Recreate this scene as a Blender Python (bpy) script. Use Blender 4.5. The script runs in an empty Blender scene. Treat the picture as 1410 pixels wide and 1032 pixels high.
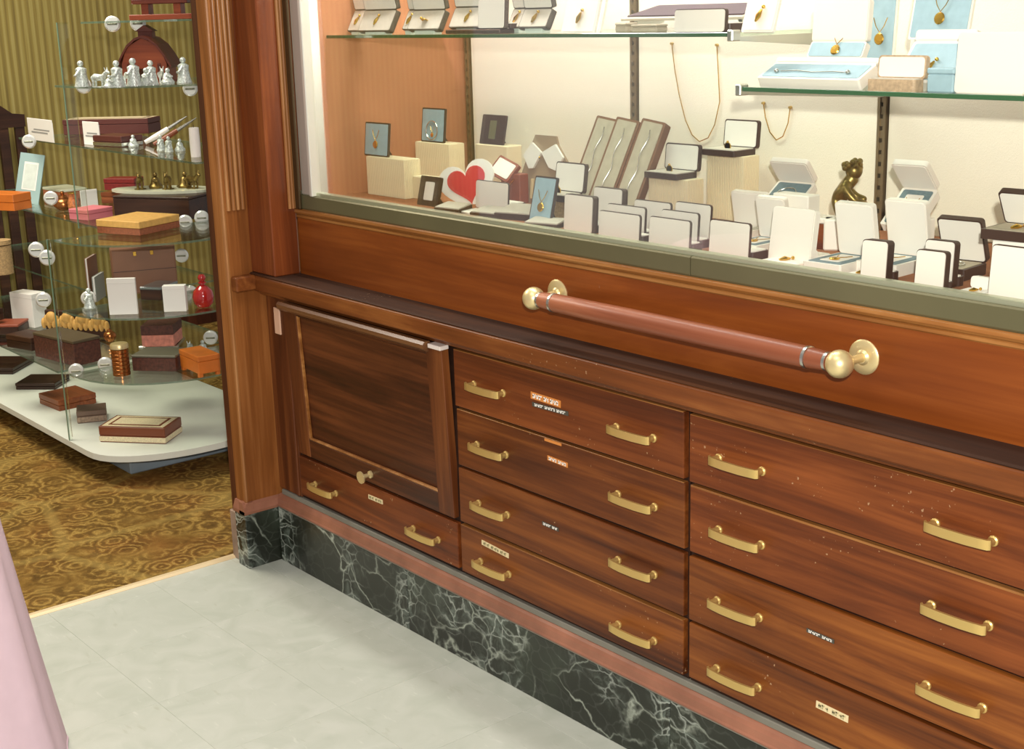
import bpy, bmesh, math, random
from mathutils import Vector, Matrix
random.seed(7)
R = math.radians
PI = math.pi
scn = bpy.context.scene
COL = scn.collection

# ------------------------------------------------------------------ camera
CAM_H = 1.55
YAW, PIT, ROL, FPX = 0.88730, 0.25879, -0.02788, 1899.97
fw = Vector((-math.sin(YAW)*math.cos(PIT), math.cos(YAW)*math.cos(PIT), -math.sin(PIT)))
rt = Vector((math.cos(YAW), math.sin(YAW), 0)); up = rt.cross(fw)
r2 = rt*math.cos(ROL) + up*math.sin(ROL); u2 = -rt*math.sin(ROL) + up*math.cos(ROL)
CAM = Vector((0, 0, CAM_H))
cd = bpy.data.cameras.new('camera'); cam = bpy.data.objects.new('camera', cd); COL.objects.link(cam)
cd.sensor_width = 36; cd.sensor_fit = 'HORIZONTAL'; cd.lens = FPX*36/1410; cd.clip_start = 0.02
cam.matrix_world = Matrix(((r2.x, u2.x, -fw.x, CAM.x), (r2.y, u2.y, -fw.y, CAM.y), (r2.z, u2.z, -fw.z, CAM.z), (0, 0, 0, 1)))
scn.camera = cam

# ------------------------------------------------------------------ light and exposure
vs = scn.view_settings
vs.view_transform = 'Standard'; vs.look = 'None'; vs.gamma = 1; vs.use_curve_mapping = False; vs.exposure = 0.22
w = bpy.data.worlds.new('world'); scn.world = w; w.use_nodes = True
w.node_tree.nodes['Background'].inputs[0].default_value = (1.0, 0.96, 0.92, 1)
w.node_tree.nodes['Background'].inputs[1].default_value = 0.31
def lamp(name, kind, loc, energy, color, **kw):
    l = bpy.data.lights.new(name, kind); l.energy = energy; l.color = color
    for k, v in kw.items(): setattr(l, k, v)
    o = bpy.data.objects.new(name, l); COL.objects.link(o); o.location = loc
    return o
lamp('camera_flash', 'POINT', (0.06, 0.0, 1.72), 245, (1.0, 0.95, 0.90), shadow_soft_size=0.025)
o = lamp('floor_fill_light', 'AREA', (-1.6, 0.6, 2.9), 16, (1.0, 0.94, 0.86), shape='RECTANGLE', size=1.2, size_y=0.6)  # unseen area light added to brighten the tile floor
o = lamp('shop_fill_light', 'AREA', (-5.0, 1.2, 2.9), 70, (1.0, 0.92, 0.78), shape='RECTANGLE', size=1.2, size_y=1.2)  # unseen area light added to brighten the carpeted shop
o = lamp('showcase_light', 'AREA', (-2.6, 2.05, 2.42), 25, (1.0, 0.965, 0.93), shape='RECTANGLE', size=1.4, size_y=0.12)

# ------------------------------------------------------------------ pixels to places
def ray(px, py):
    return r2*((px-705)/FPX) + u2*((516-py)/FPX) + fw
def PZ(px, py, z): d = ray(px, py); return CAM + d*((z-CAM.z)/d.z)
def PY(px, py, y): d = ray(px, py); return CAM + d*((y-CAM.y)/d.y)
def PX(px, py, x): d = ray(px, py); return CAM + d*((x-CAM.x)/d.x)
def height_over(P, px, py):
    d = ray(px, py); k = math.hypot(P.x-CAM.x, P.y-CAM.y)/math.hypot(d.x, d.y)
    return CAM.z + d.z*k

# ------------------------------------------------------------------ materials
def lin(c):
    return tuple(((v/255)/12.92 if v/255 <= 0.04045 else ((v/255+0.055)/1.055)**2.4) for v in c) + (1,)
MATS = {}
def mat(name, rgb, rough=0.5, metal=0.0, coat=0.0, bump=0.0, bscale=200, var=0.0, vscale=8, emit=None, spec=0.5):
    if name in MATS: return MATS[name]
    m = bpy.data.materials.new(name); m.use_nodes = True; nt = m.node_tree; b = nt.nodes['Principled BSDF']
    b.inputs['Base Color'].default_value = lin(rgb); b.inputs['Roughness'].default_value = rough
    b.inputs['Metallic'].default_value = metal; b.inputs['Coat Weight'].default_value = coat
    b.inputs['Specular IOR Level'].default_value = spec
    tc = nt.nodes.new('ShaderNodeTexCoord')
    if var:
        n = nt.nodes.new('ShaderNodeTexNoise'); n.inputs['Scale'].default_value = vscale; n.inputs['Detail'].default_value = 5
        nt.links.new(tc.outputs['Object'], n.inputs['Vector'])
        cr = nt.nodes.new('ShaderNodeValToRGB')
        c = lin(rgb); cr.color_ramp.elements[0].position = 0.3; cr.color_ramp.elements[1].position = 0.7
        cr.color_ramp.elements[0].color = tuple(max(0, v*(1-var)) for v in c[:3]) + (1,)
        cr.color_ramp.elements[1].color = tuple(min(1, v*(1+var)) for v in c[:3]) + (1,)
        nt.links.new(n.outputs['Fac'], cr.inputs['Fac']); nt.links.new(cr.outputs['Color'], b.inputs['Base Color'])
    if bump:
        n = nt.nodes.new('ShaderNodeTexNoise'); n.inputs['Scale'].default_value = bscale; n.inputs['Detail'].default_value = 3
        nt.links.new(tc.outputs['Object'], n.inputs['Vector'])
        bp = nt.nodes.new('ShaderNodeBump'); bp.inputs['Strength'].default_value = bump; bp.inputs['Distance'].default_value = 0.002
        nt.links.new(n.outputs['Fac'], bp.inputs['Height']); nt.links.new(bp.outputs['Normal'], b.inputs['Normal'])
    MATS[name] = m; return m

class N:   # tiny node helper
    def __init__(s, name):
        s.m = bpy.data.materials.new(name); s.m.use_nodes = True; s.t = s.m.node_tree; s.b = s.t.nodes['Principled BSDF']
        s.tc = s.t.nodes.new('ShaderNodeTexCoord'); MATS[name] = s.m
    def new(s, k, **kw):
        n = s.t.nodes.new('ShaderNode'+k)
        for a, v in kw.items(): setattr(n, a, v)
        return n
    def l(s, a, b): s.t.links.new(a, b)
    def math(s, op, a, b=None, clamp=False):
        n = s.new('Math', operation=op, use_clamp=clamp)
        for i, v in enumerate((a, b)):
            if v is None: continue
            if isinstance(v, (int, float)): n.inputs[i].default_value = v
            else: s.l(v, n.inputs[i])
        return n.outputs[0]
    def coords(s, scale, rnd=True):
        mp = s.new('Mapping'); mp.inputs['Scale'].default_value = scale
        if rnd:
            oi = s.new('ObjectInfo'); mu = s.new('VectorMath', operation='SCALE'); mu.inputs[0].default_value = (31, 17, 23)
            s.l(oi.outputs['Random'], mu.inputs['Scale']); ad = s.new('VectorMath', operation='ADD')
            s.l(s.tc.outputs['Object'], ad.inputs[0]); s.l(mu.outputs[0], ad.inputs[1]); s.l(ad.outputs[0], mp.inputs['Vector'])
        else: s.l(s.tc.outputs['Object'], mp.inputs['Vector'])
        return mp.outputs[0]
    def noise(s, vec, scale, detail=4, dist=0.0, rough=0.5):
        n = s.new('TexNoise'); n.inputs['Scale'].default_value = scale; n.inputs['Detail'].default_value = detail
        n.inputs['Distortion'].default_value = dist; n.inputs['Roughness'].default_value = rough; s.l(vec, n.inputs['Vector']); return n.outputs['Fac']
    def ramp(s, fac, stops, interp='LINEAR'):
        c = s.new('ValToRGB'); c.color_ramp.interpolation = interp; e = c.color_ramp.elements
        while len(e) < len(stops): e.new(0.5)
        for i, (p, col) in enumerate(stops): e[i].position = p; e[i].color = lin(col) if len(col) == 3 else col
        s.l(fac, c.inputs['Fac']); return c.outputs['Color']
    def mix(s, fac, a, b, mode='MIX'):
        n = s.new('Mix', data_type='RGBA', blend_type=mode)
        if isinstance(fac, (int, float)): n.inputs['Factor'].default_value = fac
        else: s.l(fac, n.inputs['Factor'])
        for k, v in (('A', a), ('B', b)):
            sock = [i for i in n.inputs if i.name == k and i.type == 'RGBA'][0]
            if isinstance(v, tuple): sock.default_value = lin(v) if len(v) == 3 else v
            else: s.l(v, sock)
        return [o_ for o_ in n.outputs if o_.type == 'RGBA'][0]
    def bump(s, h, strength, dist=0.002):
        bp = s.new('Bump'); bp.inputs['Strength'].default_value = strength; bp.inputs['Distance'].default_value = dist
        s.l(h, bp.inputs['Height']); s.l(bp.outputs['Normal'], s.b.inputs['Normal'])
    def set(s, **kw):
        for k, v in kw.items():
            k = k.replace('_', ' ')
            if isinstance(v, (int, float)): s.b.inputs[k].default_value = v
            else: s.l(v, s.b.inputs[k])

def wood(name, dark, mid, light, axis='X', rough=0.34, coat=0.25, wear=0.0):
    s = N(name)
    st = {'X': (1.1, 14, 14), 'Z': (14, 14, 1.1), 'Y': (14, 1.1, 14)}[axis]
    v = s.coords(st)
    n1 = s.noise(v, 1.0, 6, 0.9, 0.6)
    st2 = {'X': (2.2, 110, 110), 'Z': (110, 110, 2.2), 'Y': (110, 2.2, 110)}[axis]
    n2 = s.noise(s.coords(st2), 1.0, 3)
    f = s.math('ADD', s.math('MULTIPLY', n1, 0.75), s.math('MULTIPLY', n2, 0.25))
    c = s.ramp(f, [(0.33, dark), (0.5, mid), (0.66, light)])
    n3 = s.noise(s.coords((1, 1, 1)), 2.3, 2)
    c = s.mix(s.math('MULTIPLY', s.math('SUBTRACT', n3, 0.45, True), 1.3, True), c, dark)
    rgh = s.math('ADD', s.math('MULTIPLY', n1, 0.22), rough-0.1)
    if wear:
        sp = s.noise(s.coords((1, 1, 1)), 130, 2)
        area = s.noise(s.coords((1.5, 1, 3)), 3.0, 3)
        k = s.math('MULTIPLY', s.math('GREATER_THAN', sp, 0.715-0.02*wear), s.math('GREATER_THAN', area, 0.62-0.05*wear))
        c = s.mix(s.math('MULTIPLY', k, 0.75), c, (176, 140, 104))
    s.set(Base_Color=c, Roughness=rgh, Coat_Weight=coat, Coat_Roughness=0.22); s.b.inputs['Specular IOR Level'].default_value = 0.28
    s.bump(n2, 0.12, 0.001)
    return s.m
W_DRAW = wood('mahogany_drawer', (72, 33, 9), (118, 62, 20), (150, 88, 34), 'X', rough=0.44, coat=0.05, wear=0.15)
W_DRAW_DIM = wood('mahogany_drawer_dimmed', (64, 28, 9), (104, 53, 18), (138, 78, 30), 'X', rough=0.44, coat=0.05, wear=0.15)  # darker copy of the drawer wood, painting in the light falloff to the left
W_WORN_DARK = wood('mahogany_worn_dark', (62, 27, 9), (104, 50, 17), (136, 72, 29), 'X', rough=0.46, coat=0.04, wear=0.9)
W_PANEL = wood('mahogany_fascia', (104, 48, 11), (124, 61, 17), (144, 77, 26), 'X', rough=0.42, coat=0.05, wear=0.0)
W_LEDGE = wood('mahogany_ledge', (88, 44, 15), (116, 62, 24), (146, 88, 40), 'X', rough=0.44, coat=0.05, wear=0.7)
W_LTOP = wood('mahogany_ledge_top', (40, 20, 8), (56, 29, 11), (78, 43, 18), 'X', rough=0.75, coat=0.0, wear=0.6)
W_POST = wood('mahogany_post', (102, 56, 22), (138, 82, 37), (168, 110, 60), 'Z', rough=0.42, coat=0.08)
W_POST_D = wood('mahogany_dark_stop', (54, 24, 13), (78, 37, 19), (100, 52, 28), 'Z', rough=0.45, coat=0.05)
W_BLOCK = wood('mahogany_block', (92, 43, 18), (116, 57, 25), (140, 75, 35), 'Z', rough=0.34, coat=0.15)
W_DOOR = wood('mahogany_door', (42, 18, 8), (72, 34, 14), (104, 55, 25), 'X', rough=0.42, coat=0.08)
W_STILE = wood('mahogany_stile', (66, 31, 12), (94, 48, 20), (128, 74, 35), 'Z', rough=0.44, coat=0.05)
W_DARK = wood('carcass_dark', (34, 18, 11), (44, 24, 14), (56, 32, 18), 'X', rough=0.6, coat=0)
W_RAIL = wood('rail_rosewood', (112, 58, 36), (138, 78, 52), (164, 102, 70), 'X', rough=0.4, coat=0.1)
W_MOULD = wood('moulding_light', (112, 66, 28), (144, 92, 44), (178, 126, 70), 'X', rough=0.34, coat=0.1)
W_REED = wood('reeding_light', (118, 72, 36), (152, 100, 54), (188, 138, 86), 'Z', rough=0.32, coat=0.15)

def marble():
    s = N('dark_green_marble')
    v = s.coords((1, 1, 1))
    n0 = s.noise(v, 3.2, 5, 0.6)
    vm = s.new('VectorMath', operation='SCALE'); vm.inputs['Scale'].default_value = 0.22
    nn = s.new('TexNoise'); nn.inputs['Scale'].default_value = 7; nn.inputs['Detail'].default_value = 5; s.l(v, nn.inputs['Vector'])
    s.l(nn.outputs['Color'], vm.inputs[0])
    ad = s.new('VectorMath', operation='ADD'); s.l(v, ad.inputs[0]); s.l(vm.outputs[0], ad.inputs[1])
    w2 = s.new('VectorMath', operation='SCALE'); w2.inputs['Scale'].default_value = 0.16
    s.l(nn.outputs['Color'], w2.inputs[0])
    ad2 = s.new('VectorMath', operation='ADD'); s.l(s.coords((1, 1, 1.5)), ad2.inputs[0]); s.l(w2.outputs[0], ad2.inputs[1])
    def crack(scale, th):
        vo = s.new('TexVoronoi', feature='DISTANCE_TO_EDGE'); vo.inputs['Scale'].default_value = scale; s.l(ad2.outputs[0], vo.inputs['Vector'])
        return s.ramp(vo.outputs['Distance'], [(0.0, (255, 255, 255)), (th*0.4, (170, 170, 170)), (th, (0, 0, 0))])
    vmask = s.ramp(s.noise(v, 6, 3), [(0.40, (0, 0, 0)), (0.62, (255, 255, 255))])
    vein1 = s.math('MULTIPLY', crack(5.0, 0.030), vmask)
    vein2 = crack(17, 0.07)
    patch = s.ramp(s.noise(s.coords((1.6, 1.6, 0.8)), 2.6, 5, 0.3), [(0.47, (0, 0, 0)), (0.66, (255, 255, 255))])
    cloud = s.ramp(s.noise(ad.outputs[0], 22, 6, 0.5, 0.7), [(0.46, (0, 0, 0)), (0.68, (255, 255, 255))])
    base = s.ramp(n0, [(0.3, (20, 22, 16)), (0.55, (33, 37, 28)), (0.75, (50, 58, 46))])
    c = s.mix(s.math('MULTIPLY', patch, s.math('MULTIPLY', cloud, 0.85)), base, (150, 164, 152))
    c = s.mix(s.math('MULTIPLY', vein2, s.math('ADD', s.math('MULTIPLY', patch, 0.8), 0.04)), c, (206, 214, 202))
    c = s.mix(s.math('MULTIPLY', vein1, 0.8), c, (186, 194, 178))
    s.set(Base_Color=c, Roughness=0.3, Coat_Weight=0.08)
    return s.m
M_MARBLE = marble()

def vinyl():
    s = N('grey_vinyl_tile')
    v = s.coords((1, 1, 1))
    n1 = s.noise(v, 9, 5, 1.2)
    c = s.ramp(n1, [(0.3, (176, 181, 168)), (0.5, (183, 187, 175)), (0.7, (189, 192, 181))])
    st = s.noise(s.coords((14, 55, 1)), 1.0, 3, 0.4)
    c = s.mix(s.ramp(st, [(0.66, (0, 0, 0)), (0.76, (150, 150, 150))]), c, (150, 152, 128))
    st2 = s.noise(s.coords((20, 70, 1)), 1.1, 2)
    c = s.mix(s.ramp(st2, [(0.66, (0, 0, 0)), (0.78, (140, 140, 140))]), c, (226, 226, 216))
    s.set(Base_Color=c, Roughness=0.42); s.bump(n1, 0.05, 0.001)
    return s.m
M_TILE = vinyl()

def carpet():
    s = N('medallion_carpet')
    v = s.coords((1, 1, 1), False)
    wv = s.new('VectorMath', operation='SCALE'); wv.inputs['Scale'].default_value = 0.018
    nn = s.new('TexNoise'); nn.inputs['Scale'].default_value = 9; s.l(v, nn.inputs['Vector']); s.l(nn.outputs['Color'], wv.inputs[0])
    ad = s.new('VectorMath', operation='ADD'); s.l(v, ad.inputs[0]); s.l(wv.outputs[0], ad.inputs[1])
    vo = s.new('TexVoronoi', feature='F1'); vo.inputs['Scale'].default_value = 11.0; vo.inputs['Randomness'].default_value = 0.85; s.l(ad.outputs[0], vo.inputs['Vector'])
    dd = s.math('ADD', vo.outputs['Distance'], s.math('MULTIPLY', s.math('SUBTRACT', s.noise(v, 60, 2), 0.5), 0.25))
    rings = s.math('ABSOLUTE', s.math('SINE', s.math('MULTIPLY', dd, 12.5)))
    line = s.ramp(rings, [(0.0, (255, 255, 255)), (0.32, (150, 150, 150)), (0.62, (0, 0, 0))])
    vb = s.new('TexVoronoi', feature='DISTANCE_TO_EDGE'); vb.inputs['Scale'].default_value = 2.1; vb.inputs['Randomness'].default_value = 0.95; s.l(ad.outputs[0], vb.inputs['Vector'])
    big = s.ramp(vb.outputs['Distance'], [(0.0, (255, 255, 255)), (0.03, (220, 220, 220)), (0.05, (0, 0, 0))])
    pick = s.noise(v, 4.0, 3)
    c = s.ramp(s.noise(v, 16, 5, 0.8), [(0.3, (104, 80, 38)), (0.5, (136, 107, 54)), (0.7, (158, 131, 72))])
    c = s.mix(s.math('MULTIPLY', s.math('SUBTRACT', pick, 0.48, True), 2.2, True), c, (146, 94, 48))
    where = s.ramp(s.noise(v, 5, 2), [(0.30, (60, 60, 60)), (0.50, (255, 255, 255))])
    c = s.mix(s.math('MULTIPLY', s.math('MULTIPLY', line, where), 0.75), c, (192, 164, 94))
    c = s.mix(s.math('MULTIPLY', s.math('MULTIPLY', s.math('GREATER_THAN', rings, 0.82), where), 0.5), c, (86, 66, 36))
    c = s.mix(s.math('MULTIPLY', big, 0.35), c, (190, 168, 100))
    pile = s.noise(v, 420, 2)
    c = s.mix(0.35, c, s.ramp(pile, [(0.3, (50, 34, 14)), (0.7, (190, 160, 96))]), 'OVERLAY')
    s.set(Base_Color=c, Roughness=0.95); s.b.inputs['Specular IOR Level'].default_value = 0.1
    s.bump(pile, 0.5, 0.004)
    return s.m
M_CARPET = carpet()

def wallpaper():
    s = N('striped_wall_cloth')
    sx = s.new('SeparateXYZ'); s.l(s.tc.outputs['Object'], sx.inputs[0])
    v = s.coords((1, 1, 0.02), False)
    n1 = s.noise(v, 38, 2); n2 = s.noise(v, 150, 2)
    wv = s.math('SINE', s.math('MULTIPLY', sx.outputs['Y'], 2*PI/0.034))
    f = s.math('ADD', s.math('MULTIPLY', wv, 0.16), s.math('ADD', s.math('MULTIPLY', n1, 0.5), s.math('MULTIPLY', n2, 0.5)))
    c = s.ramp(f, [(0.24, (112, 96, 46)), (0.48, (138, 120, 58)), (0.64, (152, 138, 76)), (0.80, (164, 150, 92))])
    s.set(Base_Color=c, Roughness=0.85); s.bump(wv, 0.12, 0.002)
    return s.m
M_WALLP = wallpaper()

def glass(name, tint, refl=1.0, lo=0.0):
    s = N(name); t = s.t; t.nodes.remove(s.b)
    out = [n for n in t.nodes if n.type == 'OUTPUT_MATERIAL'][0]
    tr = s.new('BsdfTransparent'); tr.inputs[0].default_value = tint
    gl = s.new('BsdfGlossy'); gl.inputs['Roughness'].default_value = 0.02; gl.inputs['Color'].default_value = (1, 1, 1, 1)
    fr = s.new('Fresnel'); fr.inputs['IOR'].default_value = 1.45
    mx = s.new('MixShader'); s.l(s.math('ADD', s.math('MULTIPLY', fr.outputs[0], refl), lo, True), mx.inputs[0]); s.l(tr.outputs[0], mx.inputs[1]); s.l(gl.outputs[0], mx.inputs[2])
    s.l(mx.outputs[0], out.inputs['Surface']); return s.m
G_PANE = glass('window_glass', (0.97, 0.985, 0.965, 1), 0.22)
G_SHELF = glass('shelf_glass', (0.86, 0.93, 0.87, 1), 0.9)
G_FIX = glass('fixture_glass', (0.945, 0.965, 0.94, 1), 0.7, 0.02)
G_EDGE = mat('green_glass_edge', (52, 92, 58), 0.12, coat=0.5)
G_EDGE2 = mat('pale_glass_edge', (112, 140, 118), 0.12, coat=0.5)
G_CLEAR = glass('crystal', (0.9, 0.93, 0.92, 1), 2.2, 0.12)

BRASS = mat('brass', (214, 182, 112), 0.40, 0.72)
BRASS_P = mat('pale_brass', (226, 204, 150), 0.36, 0.65)
STEEL = mat('steel', (200, 200, 192), 0.28, 1.0)
ALU = mat('aluminium_jamb', (206, 204, 194), 0.42, 0.75, var=0.08, vscale=3)
BRONZE_AL = mat('olive_anodised_sill', (106, 101, 72), 0.38, 0.4, var=0.12, vscale=3)
LIP = mat('sill_lip', (176, 178, 150), 0.3, 0.6)
STD = mat('shelf_standard', (150, 132, 104), 0.4, 0.7)
PINKST = mat('pink_stone_trim', (146, 96, 74), 0.4, var=0.25, vscale=9)
GREYST = mat('grey_caulk', (122, 118, 106), 0.6, var=0.1)
CREAM = mat('cream_linen', (242, 233, 215), 0.9, bump=0.3, bscale=260, var=0.02, vscale=3, spec=0.2)
TERRA = mat('terracotta_cloth', (186, 126, 92), 0.85, bump=0.15, bscale=200, var=0.05, vscale=5, spec=0.3)
DECK = mat('brown_felt_deck', (164, 108, 78), 0.9, bump=0.3, bscale=300, var=0.08, vscale=30, spec=0.2)
RIB = mat('cream_ribbed_cloth', (232, 216, 182), 0.85, var=0.04, vscale=30)
WHITE = mat('white_leatherette', (238, 229, 219), 0.55)
SATIN = mat('white_satin', (240, 233, 224), 0.5)
DKBROWN = mat('dark_brown_leatherette', (66, 42, 32), 0.45)
RUST = mat('rust_leatherette', (142, 70, 46), 0.5)
BLUE = mat('blue_velvet', (158, 184, 196), 0.7, var=0.06, vscale=60)
SLATE = mat('slate_velvet', (112, 130, 136), 0.7, var=0.1, vscale=200)
GREYPAD = mat('grey_velvet_pad', (196, 186, 172), 0.7, var=0.05, vscale=40)
TAUPE = mat('taupe_card', (158, 132, 104), 0.85, var=0.05)
TAN = mat('taupe_lining', (176, 162, 140), 0.7, var=0.06, vscale=60)
RED = mat('red_heart', (206, 56, 58), 0.5)
GOLD = mat('gold', (224, 180, 84), 0.25, 1.0)
SILVER = mat('silver', (206, 206, 200), 0.25, 1.0)
WHITEBASE = mat('white_laminate', (222, 226, 214), 0.4, var=0.03)
BLUEGREY = mat('blue_grey_plinth', (128, 142, 150), 0.5, var=0.2, vscale=4)
PINK = mat('pink_cloth', (212, 186, 196), 0.9, var=0.05, vscale=12, spec=0.1)
THRESH = mat('threshold_strip', (226, 202, 160), 0.4, 0.2)
GROUT = mat('tile_joint', (166, 169, 156), 0.8)
ORANGE = mat('orange_lacquer', (206, 112, 38), 0.4, var=0.1, vscale=20)
REDLAC = mat('red_lacquer', (168, 30, 28), 0.15, coat=0.8)
TAPE_O = mat('orange_tape', (206, 130, 60), 0.5)
TAPE_C = mat('cream_tape', (224, 206, 160), 0.5)
TAPE_K = mat('black_tape', (70, 66, 56), 0.5)
PRINT = mat('white_print', (240, 236, 226), 0.6)
PLATE = mat('strike_plate', (222, 180, 150), 0.45)
DKWOOD = wood('dark_walnut', (38, 22, 15), (56, 33, 21), (78, 48, 30), 'X', rough=0.4)
MIDWOOD = wood('carved_wood', (92, 44, 22), (128, 66, 34), (156, 88, 48), 'X', rough=0.4)
BARN = wood('redwood', (104, 42, 20), (138, 62, 30), (166, 84, 42), 'X', rough=0.45)
BARN_D = wood('redwood_dark', (68, 26, 16), (92, 38, 22), (112, 52, 30), 'X', rough=0.5)
STRAW = mat('yellow_straw', (206, 160, 84), 0.6, var=0.12, vscale=60)
WICKER = mat('wicker', (176, 146, 100), 0.7, var=0.3, vscale=160, bump=0.6, bscale=160)
BRONZE = mat('bronze', (138, 116, 66), 0.35, 0.8, var=0.3, vscale=90)
LEATHER = mat('brown_leather', (132, 92, 66), 0.5, var=0.08, vscale=10)
CARDW = mat('white_card', (232, 230, 222), 0.7)
PINKB = mat('pink_box', (206, 116, 124), 0.5)
IVORY = mat('ivory_inlay', (222, 206, 168), 0.5, var=0.18, vscale=220)
CARVED = mat('dark_carving', (84, 46, 34), 0.55, var=0.45, vscale=90, bump=1.0, bscale=110)
GREENM = mat('pale_onyx', (206, 208, 184), 0.3, var=0.06, vscale=8)
COPPER = mat('copper_pot', (176, 112, 62), 0.25, 0.9)

# ------------------------------------------------------------------ mesh helpers
def bm_new(): return bmesh.new()
def box(bm, a, b, bev=0.0, seg=1, M=None):
    r = bmesh.ops.create_cube(bm, size=1.0)['verts']
    c = [(a[i]+b[i])/2 for i in range(3)]; s_ = [abs(b[i]-a[i]) for i in range(3)]
    for v in r: v.co = Vector((v.co.x*s_[0]+c[0], v.co.y*s_[1]+c[1], v.co.z*s_[2]+c[2]))
    if bev:
        es = list({e for v in r for e in v.link_edges})
        q = bmesh.ops.bevel(bm, geom=es, offset=bev, segments=seg, affect='EDGES', profile=0.5)
        r = list({v for v in q['verts']} | {v for v in r if v.is_valid})
    if M is not None:
        for v in r: v.co = M @ v.co
    return bm
def prism(bm, pts, a, b, axis='x', M=None):
    """extrude a 2-D polygon along an axis: x -> pts are (y,z); y -> (x,z); z -> (x,y)"""
    def P(u, v, t): return Vector({'x': (t, u, v), 'y': (u, t, v), 'z': (u, v, t)}[axis])
    A = [bm.verts.new(P(u, v, a)) for u, v in pts]; B = [bm.verts.new(P(u, v, b)) for u, v in pts]
    n = len(pts)
    fs = [bm.faces.new(A), bm.faces.new(B[::-1])]
    for i in range(n): fs.append(bm.faces.new((A[i], B[i], B[(i+1) % n], A[(i+1) % n])))
    if M is not None:
        for v in A+B: v.co = M @ v.co
    return bm
def lathe(bm, prof, n=20, M=None):
    rings = []
    for r, z in prof:
        rings.append([bm.verts.new((r*math.cos(2*PI*k/n), r*math.sin(2*PI*k/n), z)) for k in range(n)] if r > 1e-6 else [bm.verts.new((0, 0, z))])
    for A, B in zip(rings, rings[1:]):
        for k in range(n):
            k2 = (k+1) % n
            if len(A) == 1 and len(B) == 1: continue
            if len(A) == 1: bm.faces.new((A[0], B[k2], B[k]))
            elif len(B) == 1: bm.faces.new((A[k], A[k2], B[0]))
            else: bm.faces.new((A[k], A[k2], B[k2], B[k]))
    for e, f in ((rings[0], 1), (rings[-1], 0)):
        if len(e) > 1: bm.faces.new(e[::-1] if f else e)
    if M is not None:
        for rg in rings:
            for v in rg: v.co = M @ v.co
    return bm
def tube(bm, path, rad, n=10, closed=False):
    path = [Vector(p) for p in path]; rings = []; m = len(path); ref = None
    for i, p in enumerate(path):
        t = (path[min(i+1, m-1)]-path[max(i-1, 0)]).normalized()
        if ref is None: ref = Vector((0, 0, 1)) if abs(t.z) < 0.9 else Vector((1, 0, 0))
        a = t.cross(ref).normalized(); b = a.cross(t).normalized(); ref = b
        r = rad[i] if isinstance(rad, (list, tuple)) else rad
        rings.append([bm.verts.new(p + a*r*math.cos(2*PI*k/n) + b*r*math.sin(2*PI*k/n)) for k in range(n)])
    for A, B in zip(rings, rings[1:]):
        for k in range(n): bm.faces.new((A[k], A[(k+1) % n], B[(k+1) % n], B[k]))
    bm.faces.new(rings[0][::-1]); bm.faces.new(rings[-1]); return bm
def ball(bm, c, r, M=None, u=14, v=9, s=(1, 1, 1)):
    q = bmesh.ops.create_uvsphere(bm, u_segments=u, v_segments=v, radius=r)['verts']
    for x in q:
        x.co = Vector((x.co.x*s[0]+c[0], x.co.y*s[1]+c[1], x.co.z*s[2]+c[2]))
        if M is not None: x.co = M @ x.co
    return bm
def rrect(w, h, r, n=4, cx=0, cy=0):
    pts = []
    for (sx, sy, a0) in ((1, 1, 0), (-1, 1, 90), (-1, -1, 180), (1, -1, 270)):
        for k in range(n+1):
            a = R(a0+90*k/n); pts.append((cx+sx*(w/2-r)+r*math.cos(a), cy+sy*(h/2-r)+r*math.sin(a)))
    return pts
def mesh(bm, name, smooth=False):
    bmesh.ops.recalc_face_normals(bm, faces=bm.faces)
    me = bpy.data.meshes.new(name); bm.to_mesh(me); bm.free()
    if smooth:
        for p in me.polygons: p.use_smooth = True
        me.set_sharp_from_angle(angle=R(40))
    return me
def obj(name, bm, m, parent=None, smooth=False, loc=None, rot=None):
    me = bm if isinstance(bm, bpy.types.Mesh) else mesh(bm, name, smooth)
    if m and not me.materials: me.materials.append(m)
    o_ = bpy.data.objects.new(name, me); COL.objects.link(o_)
    if parent: o_.parent = parent
    if loc is not None: o_.location = loc
    if rot is not None: o_.rotation_euler = rot
    return o_
def tag(o_, label, cat, group=None):
    o_['label'] = label; o_['category'] = cat
    if group: o_['group'] = group
    return o_
def thing(name, label, cat, loc=(0, 0, 0), rz=0, group=None, rot=None):
    o_ = bpy.data.objects.new(name, None); COL.objects.link(o_); o_.location = loc
    o_.rotation_euler = rot if rot else (0, 0, rz); o_.empty_display_size = 0.05
    return tag(o_, label, cat, group)
def struct(name, bm, m, parent=None, **kw):
    o_ = obj(name, bm, m, parent, **kw)
    if not parent: o_['kind'] = 'structure'
    return o_
def bx(a, b, bev=0.0, seg=1): return box(bm_new(), a, b, bev, seg)

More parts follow.
